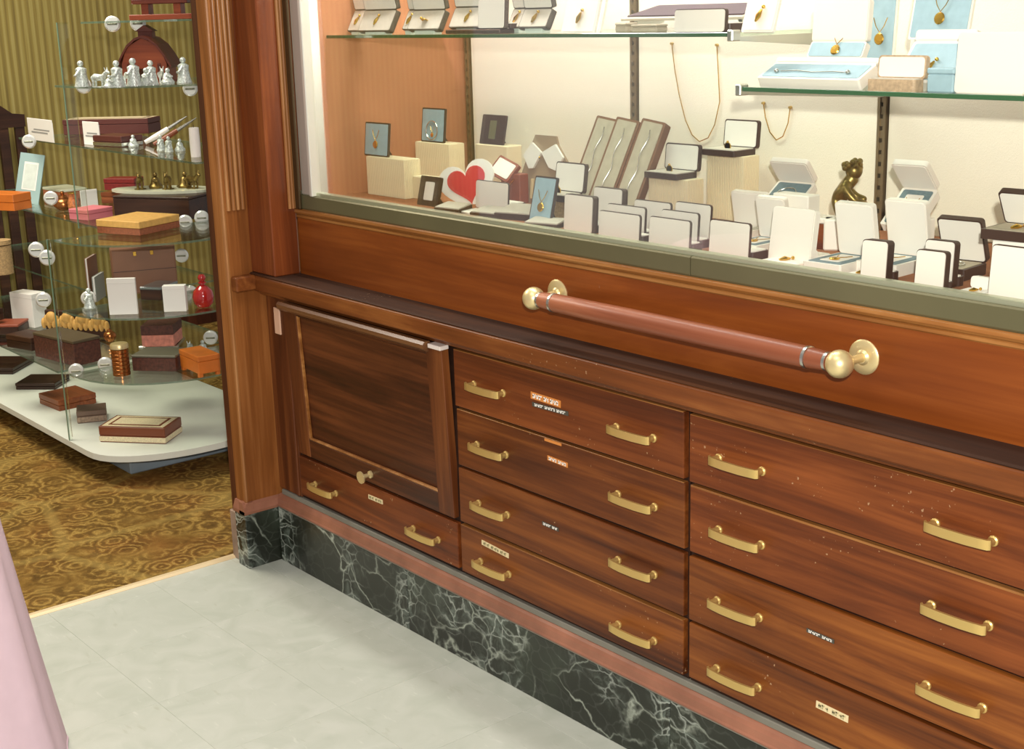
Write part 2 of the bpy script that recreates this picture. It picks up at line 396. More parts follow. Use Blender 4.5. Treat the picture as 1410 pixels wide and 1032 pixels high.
# ================================================================== setting
XT = -3.50            # doorway line between tile and carpet
YM = 1.860            # marble face
YD = 1.868            # drawer fronts
YN = 1.828            # ledge nosing
YP = 1.920            # fascia panel
ZL = 0.864            # ledge top
XP = -3.39            # pilaster inner face
XE = -0.26            # right end of the run (outside the picture)
floor = struct('floor', bx((XT, -1.2, -0.05), (0.85, YM+0.6, -0.0008)), GROUT)
TS = 0.305
tile_me = {}
nx0 = -3
for i in range(-3, 12):
    for j in range(-8, 3):
        x0, x1 = -2.815+TS*i, -2.815+TS*(i+1); y0, y1 = 1.195+TS*j, 1.195+TS*(j+1)
        x0 = max(x0, XT+0.008); y1 = min(y1, YM+0.02)
        if x1-x0 < 0.02 or y1-y0 < 0.02: continue
        g = 0.0003; w_, h_ = round(x1-x0-2*g, 4), round(y1-y0-2*g, 4)
        if (w_, h_) not in tile_me: tile_me[w_, h_] = mesh(bx((-w_/2, -h_/2, -0.003), (w_/2, h_/2, 0), 0.0004), 'floor_tile')
        obj('floor_tile', tile_me[w_, h_], M_TILE, floor, loc=((x0+x1)/2, (y0+y1)/2, 0))
struct('floor_carpet', bx((-7.0, -1.2, -0.05), (XT-0.012, 5.2, 0.002)), M_CARPET)
struct('trim_1', prism(bm_new(), [(XT-0.014, -0.01), (XT-0.014, 0.004), (XT-0.008, 0.007), (XT+0.006, 0.007), (XT+0.012, 0.001), (XT+0.012, -0.01)], -1.2, 1.77, 'y'), THRESH)
struct('wall_left', bx((-6.60, -1.2, 0.0), (-6.5, 5.2, 2.9)), M_WALLP)
bb = struct('baseboard_left', bx((-6.5, -1.2, 0.0), (-6.485, 5.2, 0.09), 0.003), W_POST_D)

# ================================================================== marble plinth
pl = thing('marble_plinth', 'dark green white-veined marble plinth with pink stone cap below the drawers', 'plinth', (-2.5, YM, 0))
def child_world(name, bm, m, parent, smooth=False):   # mesh given in world coordinates
    off = parent.location
    for v in bm.verts: v.co -= off
    return obj(name, bm, m, parent, smooth)
ZM = 0.166
for a, b in ((XP+0.01, -2.735), (-2.735, -1.8), (-1.8, -0.95), (-0.95, XE)):
    c = (a+b)/2
    o = obj('marble_slab', bx((a-c+0.0007, 0, -ZM/2), (b-c-0.0007, 0.03, ZM/2), 0.0012), M_MARBLE, pl, loc=(c+2.5, 0, ZM/2))
child_world('bed_line', bx((XP+0.008, YM-0.001, ZM), (XE, YM+0.05, ZM+0.004), 0.001), GREYST, pl)
cap = [(YM-0.002, ZM+0.004), (YM-0.003, ZM+0.008), (YM, ZM+0.012), (YM+0.002, ZM+0.026), (YM+0.006, ZM+0.034), (YM+0.012, ZM+0.040), (YM+0.05, ZM+0.040), (YM+0.05, ZM+0.004)]
child_world('cap_moulding', prism(bm_new(), cap, XP+0.008, XE), PINKST, pl)
child_world('caulk_line', bx((XP+0.02, YM+0.010, ZM+0.040), (XE, YM+0.05, ZM+0.055), 0.002), GREYST, pl)

# ================================================================== pilaster at the doorway
pi_ = thing('door_pilaster', 'reddish brown wooden doorway pilaster with reeded moulding and marble foot', 'pilaster', (-3.44, 1.80, 0))
cw = child_world
Y1 = 1.762
cw('post', bx((-3.446, Y1, 0.17), (XP, 2.05, 2.6), 0.004), W_POST, pi_)
cw('door_stop', bx((XT, Y1+0.012, 0.0), (-3.446, 2.05, 2.6), 0.003), W_POST_D, pi_)
cw('corner_bead', tube(bm_new(), [(XP-0.003, Y1+0.004, z) for z in (0.2, 2.6)], 0.006, 8), W_REED, pi_, True)
for k, yy in enumerate((1.782, 1.797, 1.811, 1.825)):
    cw('reed', tube(bm_new(), [(XP+0.001, yy, z) for z in (1.04, 2.6)], 0.0068, 10), W_REED, pi_, True)
cw('plinth_block', bx((-3.446, Y1-0.008, 0.0), (XP+0.006, YM+0.02, 0.166), 0.002), M_MARBLE, pi_)
cw('plinth_stop', bx((-3.502, Y1+0.004, 0.0), (-3.446, 1.9, 0.15), 0.002), mat('mottled_kick', (150, 128, 112), 0.5, var=0.25, vscale=12), pi_)  # mottled reddish grey foot piece
cw('plinth_cap', prism(bm_new(), [(XP-0.02, ZM), (XP+0.010, ZM), (XP+0.012, ZM+0.008), (XP+0.006, ZM+0.026), (XP-0.001, ZM+0.036), (XP-0.02, ZM+0.036)], Y1-0.012, YM+0.03, 'y'), PINKST, pi_)
cw('plinth_cap', prism(bm_new(), [(Y1+0.02, ZM), (Y1-0.012, ZM), (Y1-0.012, ZM+0.010), (Y1-0.004, ZM+0.034), (Y1+0.02, ZM+0.036)], -3.447, XP+0.010, 'x'), PINKST, pi_)
# block above the ledge
ub = thing('casing_block', 'smooth brown wooden casing post standing on the ledge beside the metal window jamb', 'post', (-3.33, 1.86, ZL))
XB = -3.262
cw('post', bx((XP, 1.838, ZL), (XB, 1.918, 2.6), 0.003), W_BLOCK, ub)
for k in range(3):
    cw('bead', tube(bm_new(), [(XB+0.004, 1.897+0.009*k, z) for z in (1.045, 2.6)], 0.0052, 8), W_REED, ub, True)

# ================================================================== ledge
led = thing('ledge', 'long worn mahogany ledge with moulded nosing running above the drawers', 'ledge', (-2.0, 1.87, 0.8))
prof = [(YP+0.03, ZL-0.006), (YN+0.004, ZL-0.006), (YN+0.001, ZL-0.009), (YN, ZL-0.014), (YN+0.002, ZL-0.046), (YN+0.006, ZL-0.050), (YN+0.014, ZL-0.052), (YN+0.022, ZL-0.054),
        (YN+0.026, ZL-0.060), (YN+0.031, ZL-0.066), (YP+0.03, ZL-0.066)]
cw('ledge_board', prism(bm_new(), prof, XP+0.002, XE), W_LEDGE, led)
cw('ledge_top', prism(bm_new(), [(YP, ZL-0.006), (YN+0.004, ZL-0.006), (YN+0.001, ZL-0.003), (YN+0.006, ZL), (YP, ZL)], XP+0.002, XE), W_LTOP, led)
cw('nosing_return', bx((XP+0.001, 1.770, ZL-0.046), (XP+0.034, YN+0.004, ZL-0.004), 0.004), W_LEDGE, led)

# ================================================================== drawer cabinets
def handle(parent, x, z, y=0.0):
    """brass bow pull, 11 cm between posts"""
    bm = bm_new(); hw = 0.053
    for s_ in (-1, 1):
        lathe(bm, [(0.0090, 0), (0.0090, 0.003), (0.0066, 0.005), (0.0066, 0.024), (0.0, 0.024)], 12, Matrix.Translation((s_*hw, 0, 0)) @ Matrix.Rotation(PI/2, 4, 'X'))
    pts = [(-hw-0.008, -0.022), (-hw-0.004, -0.0265), (-hw+0.012, -0.029), (-0.02, -0.031), (0.02, -0.031), (hw-0.012, -0.029), (hw+0.004, -0.0265), (hw+0.008, -0.022)]
    poly = pts + [(x_*0.985, y_+0.005) for x_, y_ in pts[::-1]]
    prism(bm, poly, -0.0082, 0.0082, 'z')
    return obj('handle', bm, BRASS, parent, True, loc=(x, y, z))
def drawer(parent, xc, zc, w_, h_, m, dy=0.0, hx=(-0.235, 0.235), hz=0.0, tilt=0.0):
    d = obj('drawer', bx((-w_/2, 0, -h_/2), (w_/2, 0.45, h_/2), 0.0022, 2), m, parent, loc=Vector((xc, YD+dy, zc))-parent.location, rot=(0, tilt, 0))
    for q in hx: handle(d, q, hz)
    return d
def tape(parent, x, z, w_, h_, m, words=(), pm=None, tilt=0.0, y=0.0):
    t = obj('label_tape', bx((-w_/2, -0.0012, -h_/2), (w_/2, 0.0, h_/2)), m, parent, loc=(x, y, z), rot=(0, tilt, 0))
    if words:
        bm = bm_new(); tot = sum(words)+len(words)-1; cw_ = (w_*0.86)/tot; c = -w_*0.43
        for n_ in words:
            for k in range(n_):
                random.random()
                if k % 3 != 2: box(bm, (c+cw_*0.10, -0.0020, -h_*0.30), (c+cw_*0.45, -0.0012, h_*0.30))
                box(bm, (c+cw_*0.1, -0.0020, h_*0.12 if k % 2 else -h_*0.08), (c+cw_*0.85, -0.0012, h_*0.30 if k % 2 else h_*0.12))
                if k % 2 == 0: box(bm, (c+cw_*0.55, -0.0020, -h_*0.30), (c+cw_*0.88, -0.0012, h_*0.25))
                c += cw_
            c += cw_
        obj('print', bm, pm or PRINT, t)
    return t
ZT, ZB = 0.792, 0.228
U = [-3.262, -2.512, -1.762, -1.012, XE]
zs = [(0.653, 0.790), (0.506, 0.645), (0.362, 0.498), (0.233, 0.354)]
def carcass(parent, x0, x1):
    cw('carcass', bx((x0+0.002, YD+0.012, ZM+0.056), (x1-0.002, YD+0.44, 0.797)), W_DARK, parent)
# unit with drop-front door
u1 = thing('door_cabinet', 'mahogany cabinet with drop-front panelled door above one drawer', 'cabinet', ((U[0]+U[1])/2, YD, ZB))
carcass(u1, U[0]-0.125, U[1])
cw('end_stile', bx((XP+0.004, YD+0.006, 0.222), (U[0]-0.002, YD+0.03, 0.797), 0.002), W_STILE, u1)
cw('stile_bead', bx((U[0]-0.020, YD-0.001, 0.225), (U[0]-0.004, YD+0.02, 0.797), 0.003), W_MOULD if False else W_STILE, u1)
cw('strike_plate', bx((-3.342, YD+0.002, 0.690), (-3.312, YD+0.007, 0.765), 0.001), PLATE, u1)
door = obj('door', bm_new(), None, u1)
# door leaf, leaning a little open at the top
dw, dz0, dz1 = 0.722, 0.362, 0.790
door.location = Vector((-2.888, YD-0.002, dz0)) - u1.location; door.rotation_euler = (R(2.6), 0, 0)
hw = dw/2; dh = dz1-dz0
me_ = mesh(bx((-hw+0.06, 0.010, 0.048), (hw-0.058, 0.018, dh-0.015)), 'door'); door.data = me_; me_.materials.append(W_DOOR)
for a, b in (((-hw, 0, 0), (-hw+0.064, 0.022, dh)), ((hw-0.062, 0, 0), (hw, 0.022, dh))): obj('door_stile', bx(a, b, 0.0015), W_STILE, door)
for a, b in (((-hw+0.064, 0.0005, 0), (hw-0.062, 0.022, 0.052)), ((-hw+0.064, 0.0005, dh-0.022), (hw-0.062, 0.022, dh))): obj('door_rail', bx(a, b, 0.001), W_DOOR, door)
x0, x1, z0, z1 = -hw+0.064, hw-0.062, 0.052, dh-0.022
for a, b, m in (((x0, 0.001, z0), (x1, 0.010, z0+0.006), W_REED), ((x0, 0.004, z1-0.004), (x1, 0.010, z1), W_DOOR), ((x0, 0.001, z0), (x0+0.006, 0.010, z1), W_MOULD), ((x1-0.004, 0.004, z0), (x1, 0.010, z1), W_STILE)): obj('panel_bead', bx(a, b, 0.0015), m, door)
o = obj('top_moulding', prism(bm_new(), [(0.0, dh-0.016), (-0.008, dh-0.014), (-0.016, dh-0.006), (-0.017, dh+0.004), (-0.010, dh+0.010), (0.004, dh+0.010), (0.012, dh-0.002)], -hw-0.004, hw-0.05), wood('mahogany_moulding', (80, 50, 30), (112, 74, 46), (140, 100, 66), 'X', rough=0.3, coat=0.2), door)
obj('catch_plate', bx((hw-0.045, -0.006, dh-0.004), (hw+0.004, 0.02, dh+0.006), 0.001), mat('white_paint_chip', (226, 214, 204), 0.5), door)
kn = obj('knob', lathe(bm_new(), [(0.0, 0.0), (0.0165, 0.0), (0.0165, 0.004), (0.006, 0.007), (0.0052, 0.026), (0.010, 0.029), (0.010, 0.034), (0.0, 0.034)], 22, Matrix.Rotation(-PI/2, 4, 'X')), BRASS_P, door, True, loc=(0.005, -0.034, 0.026))
d = drawer(u1, -2.887, 0.293, 0.735, 0.117, W_WORN_DARK, 0.0, (-0.232, 0.236), -0.006)  # darker worn wood here stands in for light falling off toward this end
tape(d, 0.015, 0.028, 0.066, 0.012, TAPE_C, (4, 5), mat('faint_print', (170, 160, 120), 0.6), R(-1))
# four-drawer units
labels4 = ['mahogany four-drawer cabinet with stuck-on label strips, between door cabinet and worn drawers',
           'worn mahogany four-drawer cabinet with scuffed top drawer and pale scratches',
           'mahogany four-drawer cabinet at the far end of the run beyond the scuffed one']
for ui in (1, 2, 3):
    x0, x1 = U[ui], U[ui+1]
    u = thing('drawer_cabinet', labels4[ui-1], 'cabinet', ((x0+x1)/2, YD, ZB), group='mahogany drawer cabinets under the ledge')
    carcass(u, x0, x1)
    ds = []
    for k, (za, zb_) in enumerate(zs):
        m = W_WORN_DARK if (ui == 2 and k < 2) or (ui == 1 and k == 0) else W_DRAW_DIM if ui == 1 else W_DRAW
        d = drawer(u, (x0+x1)/2+random.uniform(-.001, .001), (za+zb_)/2, x1-x0-0.014, zb_-za, m, random.uniform(-0.003, 0.001), tilt=R(random.uniform(-0.12, 0.12)), hx=(-0.238, 0.234), hz=-0.002 if k < 3 else -0.012)
        ds.append(d)
    for k, d in enumerate(ds):
        wd = x1-x0-0.014; hh = zs[k][1]-zs[k][0]
        if (ui, k) in ((2, 0), (2, 1), (1, 0), (1, 1), (1, 3)):
            th = 0.0035 if (ui, k) == (2, 1) else 0.0015
            obj('worn_edge', bx((-wd/2+0.002, -0.0006, hh/2-th), (wd/2-0.002, 0.012, hh/2+0.0006), 0.0005), W_MOULD, d)
    if ui == 1:
        tape(ds[0], -0.040, 0.012, 0.098, 0.016, TAPE_O, (6, 3, 5), tilt=R(1))
        tape(ds[0], -0.026, -0.006, 0.118, 0.010, TAPE_K, (6, 7, 6), tilt=R(-1))
        tape(ds[1], -0.008, 0.024, 0.066, 0.011, TAPE_O, (5, 5), tilt=R(2))
        tape(ds[1], -0.022, 0.065, 0.055, 0.006, TAPE_O)
        tape(ds[2], -0.035, 0.012, 0.055, 0.009, TAPE_K, (6, 4), tilt=R(1))
        tape(ds[3], -0.235, 0.036, 0.10, 0.012, TAPE_C, (4, 5, 4), mat('faint_print', (170, 160, 120), 0.6), tilt=R(3))
    if ui == 2:
        tape(ds[2], -0.043, 0.010, 0.062, 0.008, TAPE_K, (6, 5), tilt=R(2))
        tape(ds[3], -0.012, 0.006, 0.072, 0.014, TAPE_C, (3, 4), mat('faint_print', (170, 160, 120), 0.6), tilt=R(2))

# ================================================================== fascia panel, moulding and guard rail
fa = thing('fascia_panel', 'polished mahogany fascia panel with beaded top edge between ledge and showcase glass', 'panel', (-1.9, YP, ZL))
cw('panel', bx((XB, YP, ZL), (XE, YP+0.03, 1.034)), W_PANEL, fa)
cw('top_bead', prism(bm_new(), [(YP+0.02, 1.018), (YP, 1.018), (YP-0.003, 1.021), (YP-0.003, 1.026), (YP-0.001, 1.028), (YP-0.006, 1.031), (YP-0.009, 1.036), (YP-0.008, 1.042), (YP-0.004, 1.0445), (YP+0.02, 1.0445)], XB, XE), W_MOULD, fa)
ra = PY(768, 402, YP); rb = PY(1190, 495, YP); zr = (ra.z+rb.z)/2
gr = thing('guard_rail', 'horizontal turned wooden guard rail with brass ball ends mounted on the fascia', 'rail', ((ra.x+rb.x)/2, YP, zr))
YR = YP-0.068
L = (rb.x-ra.x)/2
RX = Matrix.Rotation(PI/2, 4, 'X'); RYm = Matrix.Rotation(PI/2, 4, 'Y')
for s_ in (-1, 1):
    x = s_*L
    rs = obj('rosette', lathe(bm_new(), [(0.0, 0), (0.031, 0), (0.031, 0.002), (0.027, 0.005), (0.014, 0.006), (0.010, 0.010), (0.0, 0.010)], 28, RX), BRASS_P, gr, True, loc=(x, 0, 0))
    obj('post', lathe(bm_new(), [(0.010, 0.004), (0.0075, 0.012), (0.0068, 0.03), (0.0075, 0.05), (0.009, 0.06), (0, 0.06)], 16, RX), BRASS_P, gr, True, loc=(x, 0, 0))
    obj('ball_finial', ball(bm_new(), (0, 0, 0), 0.0245, None, 24, 16), BRASS_P, gr, True, loc=(x, YR-YP, 0))
    obj('ring', lathe(bm_new(), [(0.0175, -0.004), (0.0205, -0.003), (0.0205, 0.003), (0.0175, 0.004)], 24, RYm), STEEL, gr, True, loc=(x-s_*0.066, YR-YP, 0))
    obj('ring', lathe(bm_new(), [(0.014, -0.004), (0.0170, -0.003), (0.0170, 0.003), (0.014, 0.004)], 24, RYm), STEEL, gr, True, loc=(x-s_*0.024, YR-YP, 0))
prof = [(0.0, -L+0.02), (0.0165, -L+0.02), (0.0185, -L+0.06), (0.0185, -L+0.066), (0.0195, -L+0.072), (0.0205, -0.1), (0.0205, 0.1), (0.0195, L-0.072), (0.0185, L-0.066), (0.0185, L-0.06), (0.0165, L-0.02), (0, L-0.02)]
obj('bar', lathe(bm_new(), prof, 24, RYm), W_RAIL, gr, True, loc=(0, YR-YP, 0))

# ================================================================== showcase window
ZS = 1.0445; ZLIP = 1.093
win = thing('window_1', 'showcase window', 'window', (-1.9, YP, ZS)); win['kind'] = 'structure'
del win['label']; del win['category']
XJ = XB+0.018
cw('sill', prism(bm_new(), [(YP+0.045, ZS), (YP-0.002, ZS), (YP-0.004, ZS+0.004), (YP-0.004, ZLIP-0.012), (YP-0.001, ZLIP-0.009), (YP+0.045, ZLIP-0.009)], XB+0.012, -1.803), BRONZE_AL, win)
cw('sill', prism(bm_new(), [(YP+0.045, ZS), (YP-0.002, ZS), (YP-0.004, ZS+0.004), (YP-0.004, ZLIP-0.012), (YP-0.001, ZLIP-0.009), (YP+0.045, ZLIP-0.009)], -1.801, XE), BRONZE_AL, win)
cw('sill_lip', prism(bm_new(), [(YP+0.040, ZLIP-0.009), (YP+0.004, ZLIP-0.009), (YP+0.004, ZLIP-0.001), (YP+0.008, ZLIP), (YP+0.022, ZLIP), (YP+0.022, ZLIP-0.006), (YP+0.040, ZLIP-0.006)], XB+0.012, XE), LIP, win)
cw('jamb_bead', bx((XB+0.012, YP-0.012, ZS+0.0005), (XJ+0.018, YP-0.0045, 2.6), 0.002), mat('dark_bronze', (84, 66, 42), 0.35, 0.6), win)
cw('jamb', bx((XJ+0.018, YP-0.004, ZLIP-0.0088), (XJ+0.076, YP+0.045, 2.6), 0.003), ALU, win)
cw('jamb_edge', bx((XJ+0.066, YP-0.009, ZLIP-0.01), (XJ+0.080, YP+0.02, 2.6), 0.002), mat('bright_trim', (232, 228, 216), 0.3, 0.5), win)
cw('pane', bx((XJ+0.07, YP+0.012, ZLIP-0.006), (XE, YP+0.018, 2.5)), G_PANE, win)
# inside of the showcase
ZD, YB, XS = 1.070, 2.48, -3.226
struct('floor_showcase', bx((XS, YP+0.046, ZD-0.02), (XE, YB+0.02, ZD)), DECK)
struct('wall_showcase_side', bx((XS-0.012, YP+0.046, ZD-0.02), (XS, YB+0.02, 2.6)), TERRA)
stds = [-3.205, -2.527, -1.782, -1.037]
edges = [-3.19, -2.541, -2.513, -1.796, -1.768, -1.051, -1.023, XE]
wb = struct('wall_back', bx((XS, YB+0.012, ZD), (XE, YB+0.03, 2.6)), RUST)
for a, b in zip(edges[::2], edges[1::2]):
    obj('back_panel', bx((a, YB, ZD), (b, YB+0.012, 2.6), 0.002), CREAM, wb)
for x in stds:
    bm = bm_new()
    for a, b in ((-0.010, -0.004), (0.004, 0.010)): box(bm, (a, YB-0.006, ZD), (b, YB+0.012, 2.6))
    z = ZD+0.02
    while z < 1.95:
        box(bm, (-0.004, YB-0.003, z), (0.004, YB+0.011, z+0.016)); z += 0.025
    for v in bm.verts: v.co.x += x
    obj('shelf_standard', bm, STD, wb)
def glass_shelf(name, label, x0, x1, y0, y1, z, brackets, group):
    t = thing(name, label, 'shelf', ((x0+x1)/2, (y0+y1)/2, z), group=group)
    cw('glass_sheet', bx((x0, y0+0.0015, z-0.0075), (x1, y1, z)), G_SHELF, t)
    cw('polished_edge', bx((x0, y0, z-0.0078), (x1, y0+0.003, z+0.0003), 0.0008), G_EDGE, t)
    for x in brackets:
        cw('bracket', prism(bm_new(), [(y0+0.02, z-0.008), (YB-0.008, z-0.008), (YB-0.008, z-0.045), (YB-0.02, z-0.045), (y0+0.02, z-0.016)], x-0.002, x+0.002), STEEL, t)
        cw('bracket_tip', bx((x-0.008, y0-0.003, z-0.016), (x+0.006, y0+0.022, z+0.005), 0.002), STEEL, t)
    return t
Z1, Z2 = 1.4965, 1.3965
glass_shelf('glass_shelf', 'long green-edged glass shelf reaching to the terracotta side panel', XS+0.005, -1.795, 2.02, 2.40, Z1, (-1.80,), 'glass shelves in the showcase')
glass_shelf('glass_shelf', 'lower green-edged glass shelf carrying pale blue jewellery boxes', -1.770, XE, 2.02, 2.40, Z2, (-1.778,), 'glass shelves in the showcase')

# ================================================================== jewellery in the showcase
def slab(w_, h_, t, r=0.006, y0=0.0):      # upright rounded slab, bottom at z=0, front at y0
    return prism(bm_new(), rrect(w_, h_, min(r, w_/3, h_/3), 4, 0, h_/2), y0, y0+t, 'y')
def tray(w_, d_, h_, r=0.006):             # flat rounded slab, front edge at y=0
    return prism(bm_new(), rrect(w_, d_, min(r, w_/3, d_/3), 4, 0, d_/2), 0, h_, 'z')
def jewel(parent, kind, loc, rot=None, s=1.0):
    bm = bm_new()
    if kind == 'pendant':
        lathe(bm, [(0, -0.0015), (0.007, -0.0015), (0.0085, 0), (0.007, 0.0015), (0, 0.002)], 16)
        tube(bm, [(-0.012, 0.030, 0), (-0.007, 0.018, 0), (0, 0.009, 0), (0.007, 0.018, 0), (0.012, 0.030, 0)], 0.0007, 6)
    elif kind == 'ring':
        lathe(bm, [(0.008, -0.001), (0.0095, -0.001), (0.0095, 0.001), (0.008, 0.001), (0.008, -0.001)], 18, Matrix.Rotation(PI/2, 4, 'X'))
        ball(bm, (0, 0, 0.010), 0.003, None, 8, 6)
    elif kind == 'bracelet':
        n = 24
        tube(bm, [(0.020*math.cos(2*PI*k/n), 0.020*math.sin(2*PI*k/n), 0) for k in range(n+1)], 0.0012, 6)
    elif kind == 'pin':
        tube(bm, [(-0.004, -0.008, 0), (0.0, 0.0, 0.001), (0.003, 0.010, 0)], [0.0015, 0.004, 0.0015], 8); ball(bm, (0.006, 0.013, 0.001), 0.003, None, 8, 6)
    elif kind == 'chain':
        tube(bm, [(-0.06, 0, 0), (-0.03, 0.003, 0), (0.0, -0.001, 0), (0.04, 0.002, 0), (0.06, 0.0, 0)], 0.0008, 6); ball(bm, (0.066, 0, 0), 0.004, None, 8, 6); ball(bm, (-0.068, 0, 0), 0.004, None, 8, 6)
    for v in bm.verts: v.co *= s
    return obj({'ring': 'ring', 'bracelet': 'bracelet', 'pin': 'brooch', 'chain': 'chain'}.get(kind, 'pendant'), bm, SILVER if kind in ('bracelet', 'chain') else GOLD, parent, True, loc=loc, rot=rot)

def place(px_l, px_r, py_b, y, z):
    """centre x and width of something seen between two pixel columns, standing at depth y on height z"""
    a = PY(px_l, py_b, y); b = PY(px_r, py_b, y); return (a.x+b.x)/2, b.x-a.x
def backed(label, l, r, t, y, z=ZD, rim=0.012, lean=4, mcover=None, mrim=None, yaw=0, group='open boxes with white lids along the glass', d=0.05, hb=0.016):
    """open ring box turned round: white upright lid in front, dark-edged base behind"""
    zt = PY((l+r)/2, t, y).z; cx, w_ = place(l, r, t+30, y, z); h_ = zt-z
    root = thing('ring_box', label, 'jewelry box', (cx, y, z), R(yaw), group)
    lid = obj('lid', slab(w_, h_, rim, 0.007), mrim or DKBROWN, root, rot=(R(-lean), 0, 0))
    obj('lid_cover', slab(w_-0.003, h_-0.003, 0.0025, 0.006, -0.002), mcover or WHITE, lid, loc=(0, 0, 0.0012))
    b = obj('base', prism(bm_new(), rrect(w_, d, 0.006, 3, 0, d/2), 0, hb, 'z'), mrim or DKBROWN, root, loc=(0, rim+0.006, 0))
    obj('pad', prism(bm_new(), rrect(w_-0.008, d-0.008, 0.004, 3, 0, d/2), hb, hb+0.002, 'z'), WHITE, b)
    return root
def opened(label, l, r, t, y, z, hb=0.014, d=0.055, lean=8, shell=None, lining=None, pad=None, jw='ring', yaw=0, group='open boxes showing their lining', tl=0.010, hl=None, pitch=0):
    """open box facing the glass: base in front, lid with lining standing behind"""
    zt = PY((l+r)/2, t, y+d).z; cx, w_ = place(l, r, t+30, y+d, z)
    root = thing('jewelry_box', label, 'jewelry box', (cx, y, z), group=group, rot=(R(-pitch), 0, R(yaw)))
    b = obj('base', tray(w_, d, hb, 0.006), shell or DKBROWN, root)
    obj('pad', prism(bm_new(), rrect(w_-0.008, d-0.008, 0.004, 3, 0, d/2), hb-0.001, hb+0.0015, 'z'), pad or GREYPAD, b)
    if jw: jewel(b, jw, (0, d*0.45, hb+(0.006 if jw == 'ring' else 0.003)), s=min(1.0, w_/0.06))
    h_ = hl or max(0.02, zt-z-hb)
    lid = obj('lid', slab(w_, h_, tl, 0.007), shell or DKBROWN, root, loc=(0, d, hb), rot=(R(-lean), 0, 0))
    obj('lining', slab(w_-0.006, h_-0.006, 0.002, 0.006, -0.0012), lining or SATIN, lid, loc=(0, 0, 0.003))
    return root
def block(label, l, r, t, y, z=ZD, d=0.055, m=None, group='cream ribbed risers', ribs=True):
    zt = PY((l+r)/2, t, y).z; cx, w_ = place(l, r, t+40, y, z); h_ = zt-z
    root = thing('display_riser', label, 'riser', (cx, y, z), group=group)
    body = obj('block', bx((-w_/2+0.001, 0.001, 0), (w_/2-0.001, d-0.001, h_), 0.002), m or RIB, root)
    if ribs:
        n = max(6, int(w_/0.005)); me = mesh(prism(bm_new(), [(-0.0017, 0.0012), (-0.0012, 0), (0.0012, 0), (0.0017, 0.0012)], 0.001, h_-0.001, 'z'), 'rib')
        me2 = mesh(prism(bm_new(), [(0, -0.0017), (0.0012, -0.0012), (0.0012, 0.0012), (0, 0.0017)], 0.001, h_-0.001, 'z'), 'rib')
        for k in range(n): obj('rib', me, m or RIB, body, loc=(-w_/2+(k+0.5)*w_/n, 0, 0))
        nd = int(d/0.005)
        for k in range(nd): obj('rib', me2, m or RIB, body, loc=(w_/2-0.001, (k+0.5)*d/nd, 0))
    return root, cx, w_, zt
def framecard(label, l, r, t, b, y, z, mframe, mcard, lean=12, jw=None, fr=0.004, inner=0.0, name='pendant_card', group=None, foot=True):
    cx, w_ = place(l, r, b, y, z); h_ = PY((l+r)/2, t, y).z-z
    root = thing(name, label, 'card', (cx, y, z), group=group)
    f = obj('frame', slab(w_, h_, 0.006, 0.004), mframe, root, rot=(R(-lean), 0, 0))
    iw = inner or w_-2*fr; ih = h_-2*fr if not inner else h_*0.62
    obj('card', slab(iw, ih, 0.002, 0.003, -0.0012), mcard, f, loc=(0, 0, (h_-ih)/2))
    if jw:
        jewel(f, jw, (0, -0.004, h_*0.35), (R(90), 0, 0), s=min(1.3, w_/0.045))
        if jw == 'bracelet': jewel(f, 'pendant', (0.002, -0.004, h_*0.22), (R(90), 0, 0), s=0.8)
    if foot:
        a = h_*math.sin(R(lean)); obj('easel', prism(bm_new(), [(0.006+a*0.5, h_*0.5), (0.012+a*0.5, h_*0.5), (0.05, 0.0), (0.044, 0.0)], -0.006, 0.006), mframe, root)
    return root
def wbox(label, base_fl, base_fr, y, z, d, lid_h, lean, pad=None, yaw=0, jw='pendant', hb=0.016, shell=None, pitch=0, group='white boxes with slate blue pads', inner=True, lift=0.0):
    """white pendant box with coloured pad in front and white lid behind"""
    a, b = PY(base_fl[0], base_fl[1], y), PY(base_fr[0], base_fr[1], y); w_ = abs(b.x-a.x)
    root = thing('pendant_box', label, 'jewelry box', ((a.x+b.x)/2, y, z), group=group, rot=(R(pitch), 0, R(yaw)))
    bs = obj('base', tray(w_, d, hb, 0.004), shell or WHITE, root)
    obj('pad', prism(bm_new(), rrect(w_-0.012, d-0.012, 0.004, 3, 0, d/2), hb-0.001, hb+0.0012, 'z'), pad or SLATE, bs)
    if inner: obj('card', prism(bm_new(), rrect(w_*0.5, d*0.62, 0.003, 3, 0, d*0.5), hb, hb+0.002, 'z'), WHITE, bs)
    if jw: jewel(bs, jw, (0, d*0.35, hb+0.0035), s=min(1.2, w_/0.06))
    lid = obj('lid', slab(w_, lid_h, 0.012, 0.006), shell or WHITE, root, loc=(0, d, hb), rot=(R(-lean), 0, 0))
    obj('lining', slab(w_-0.006, lid_h-0.006, 0.002, 0.005, -0.0012), SATIN, lid, loc=(0, 0, 0.003))
    return root

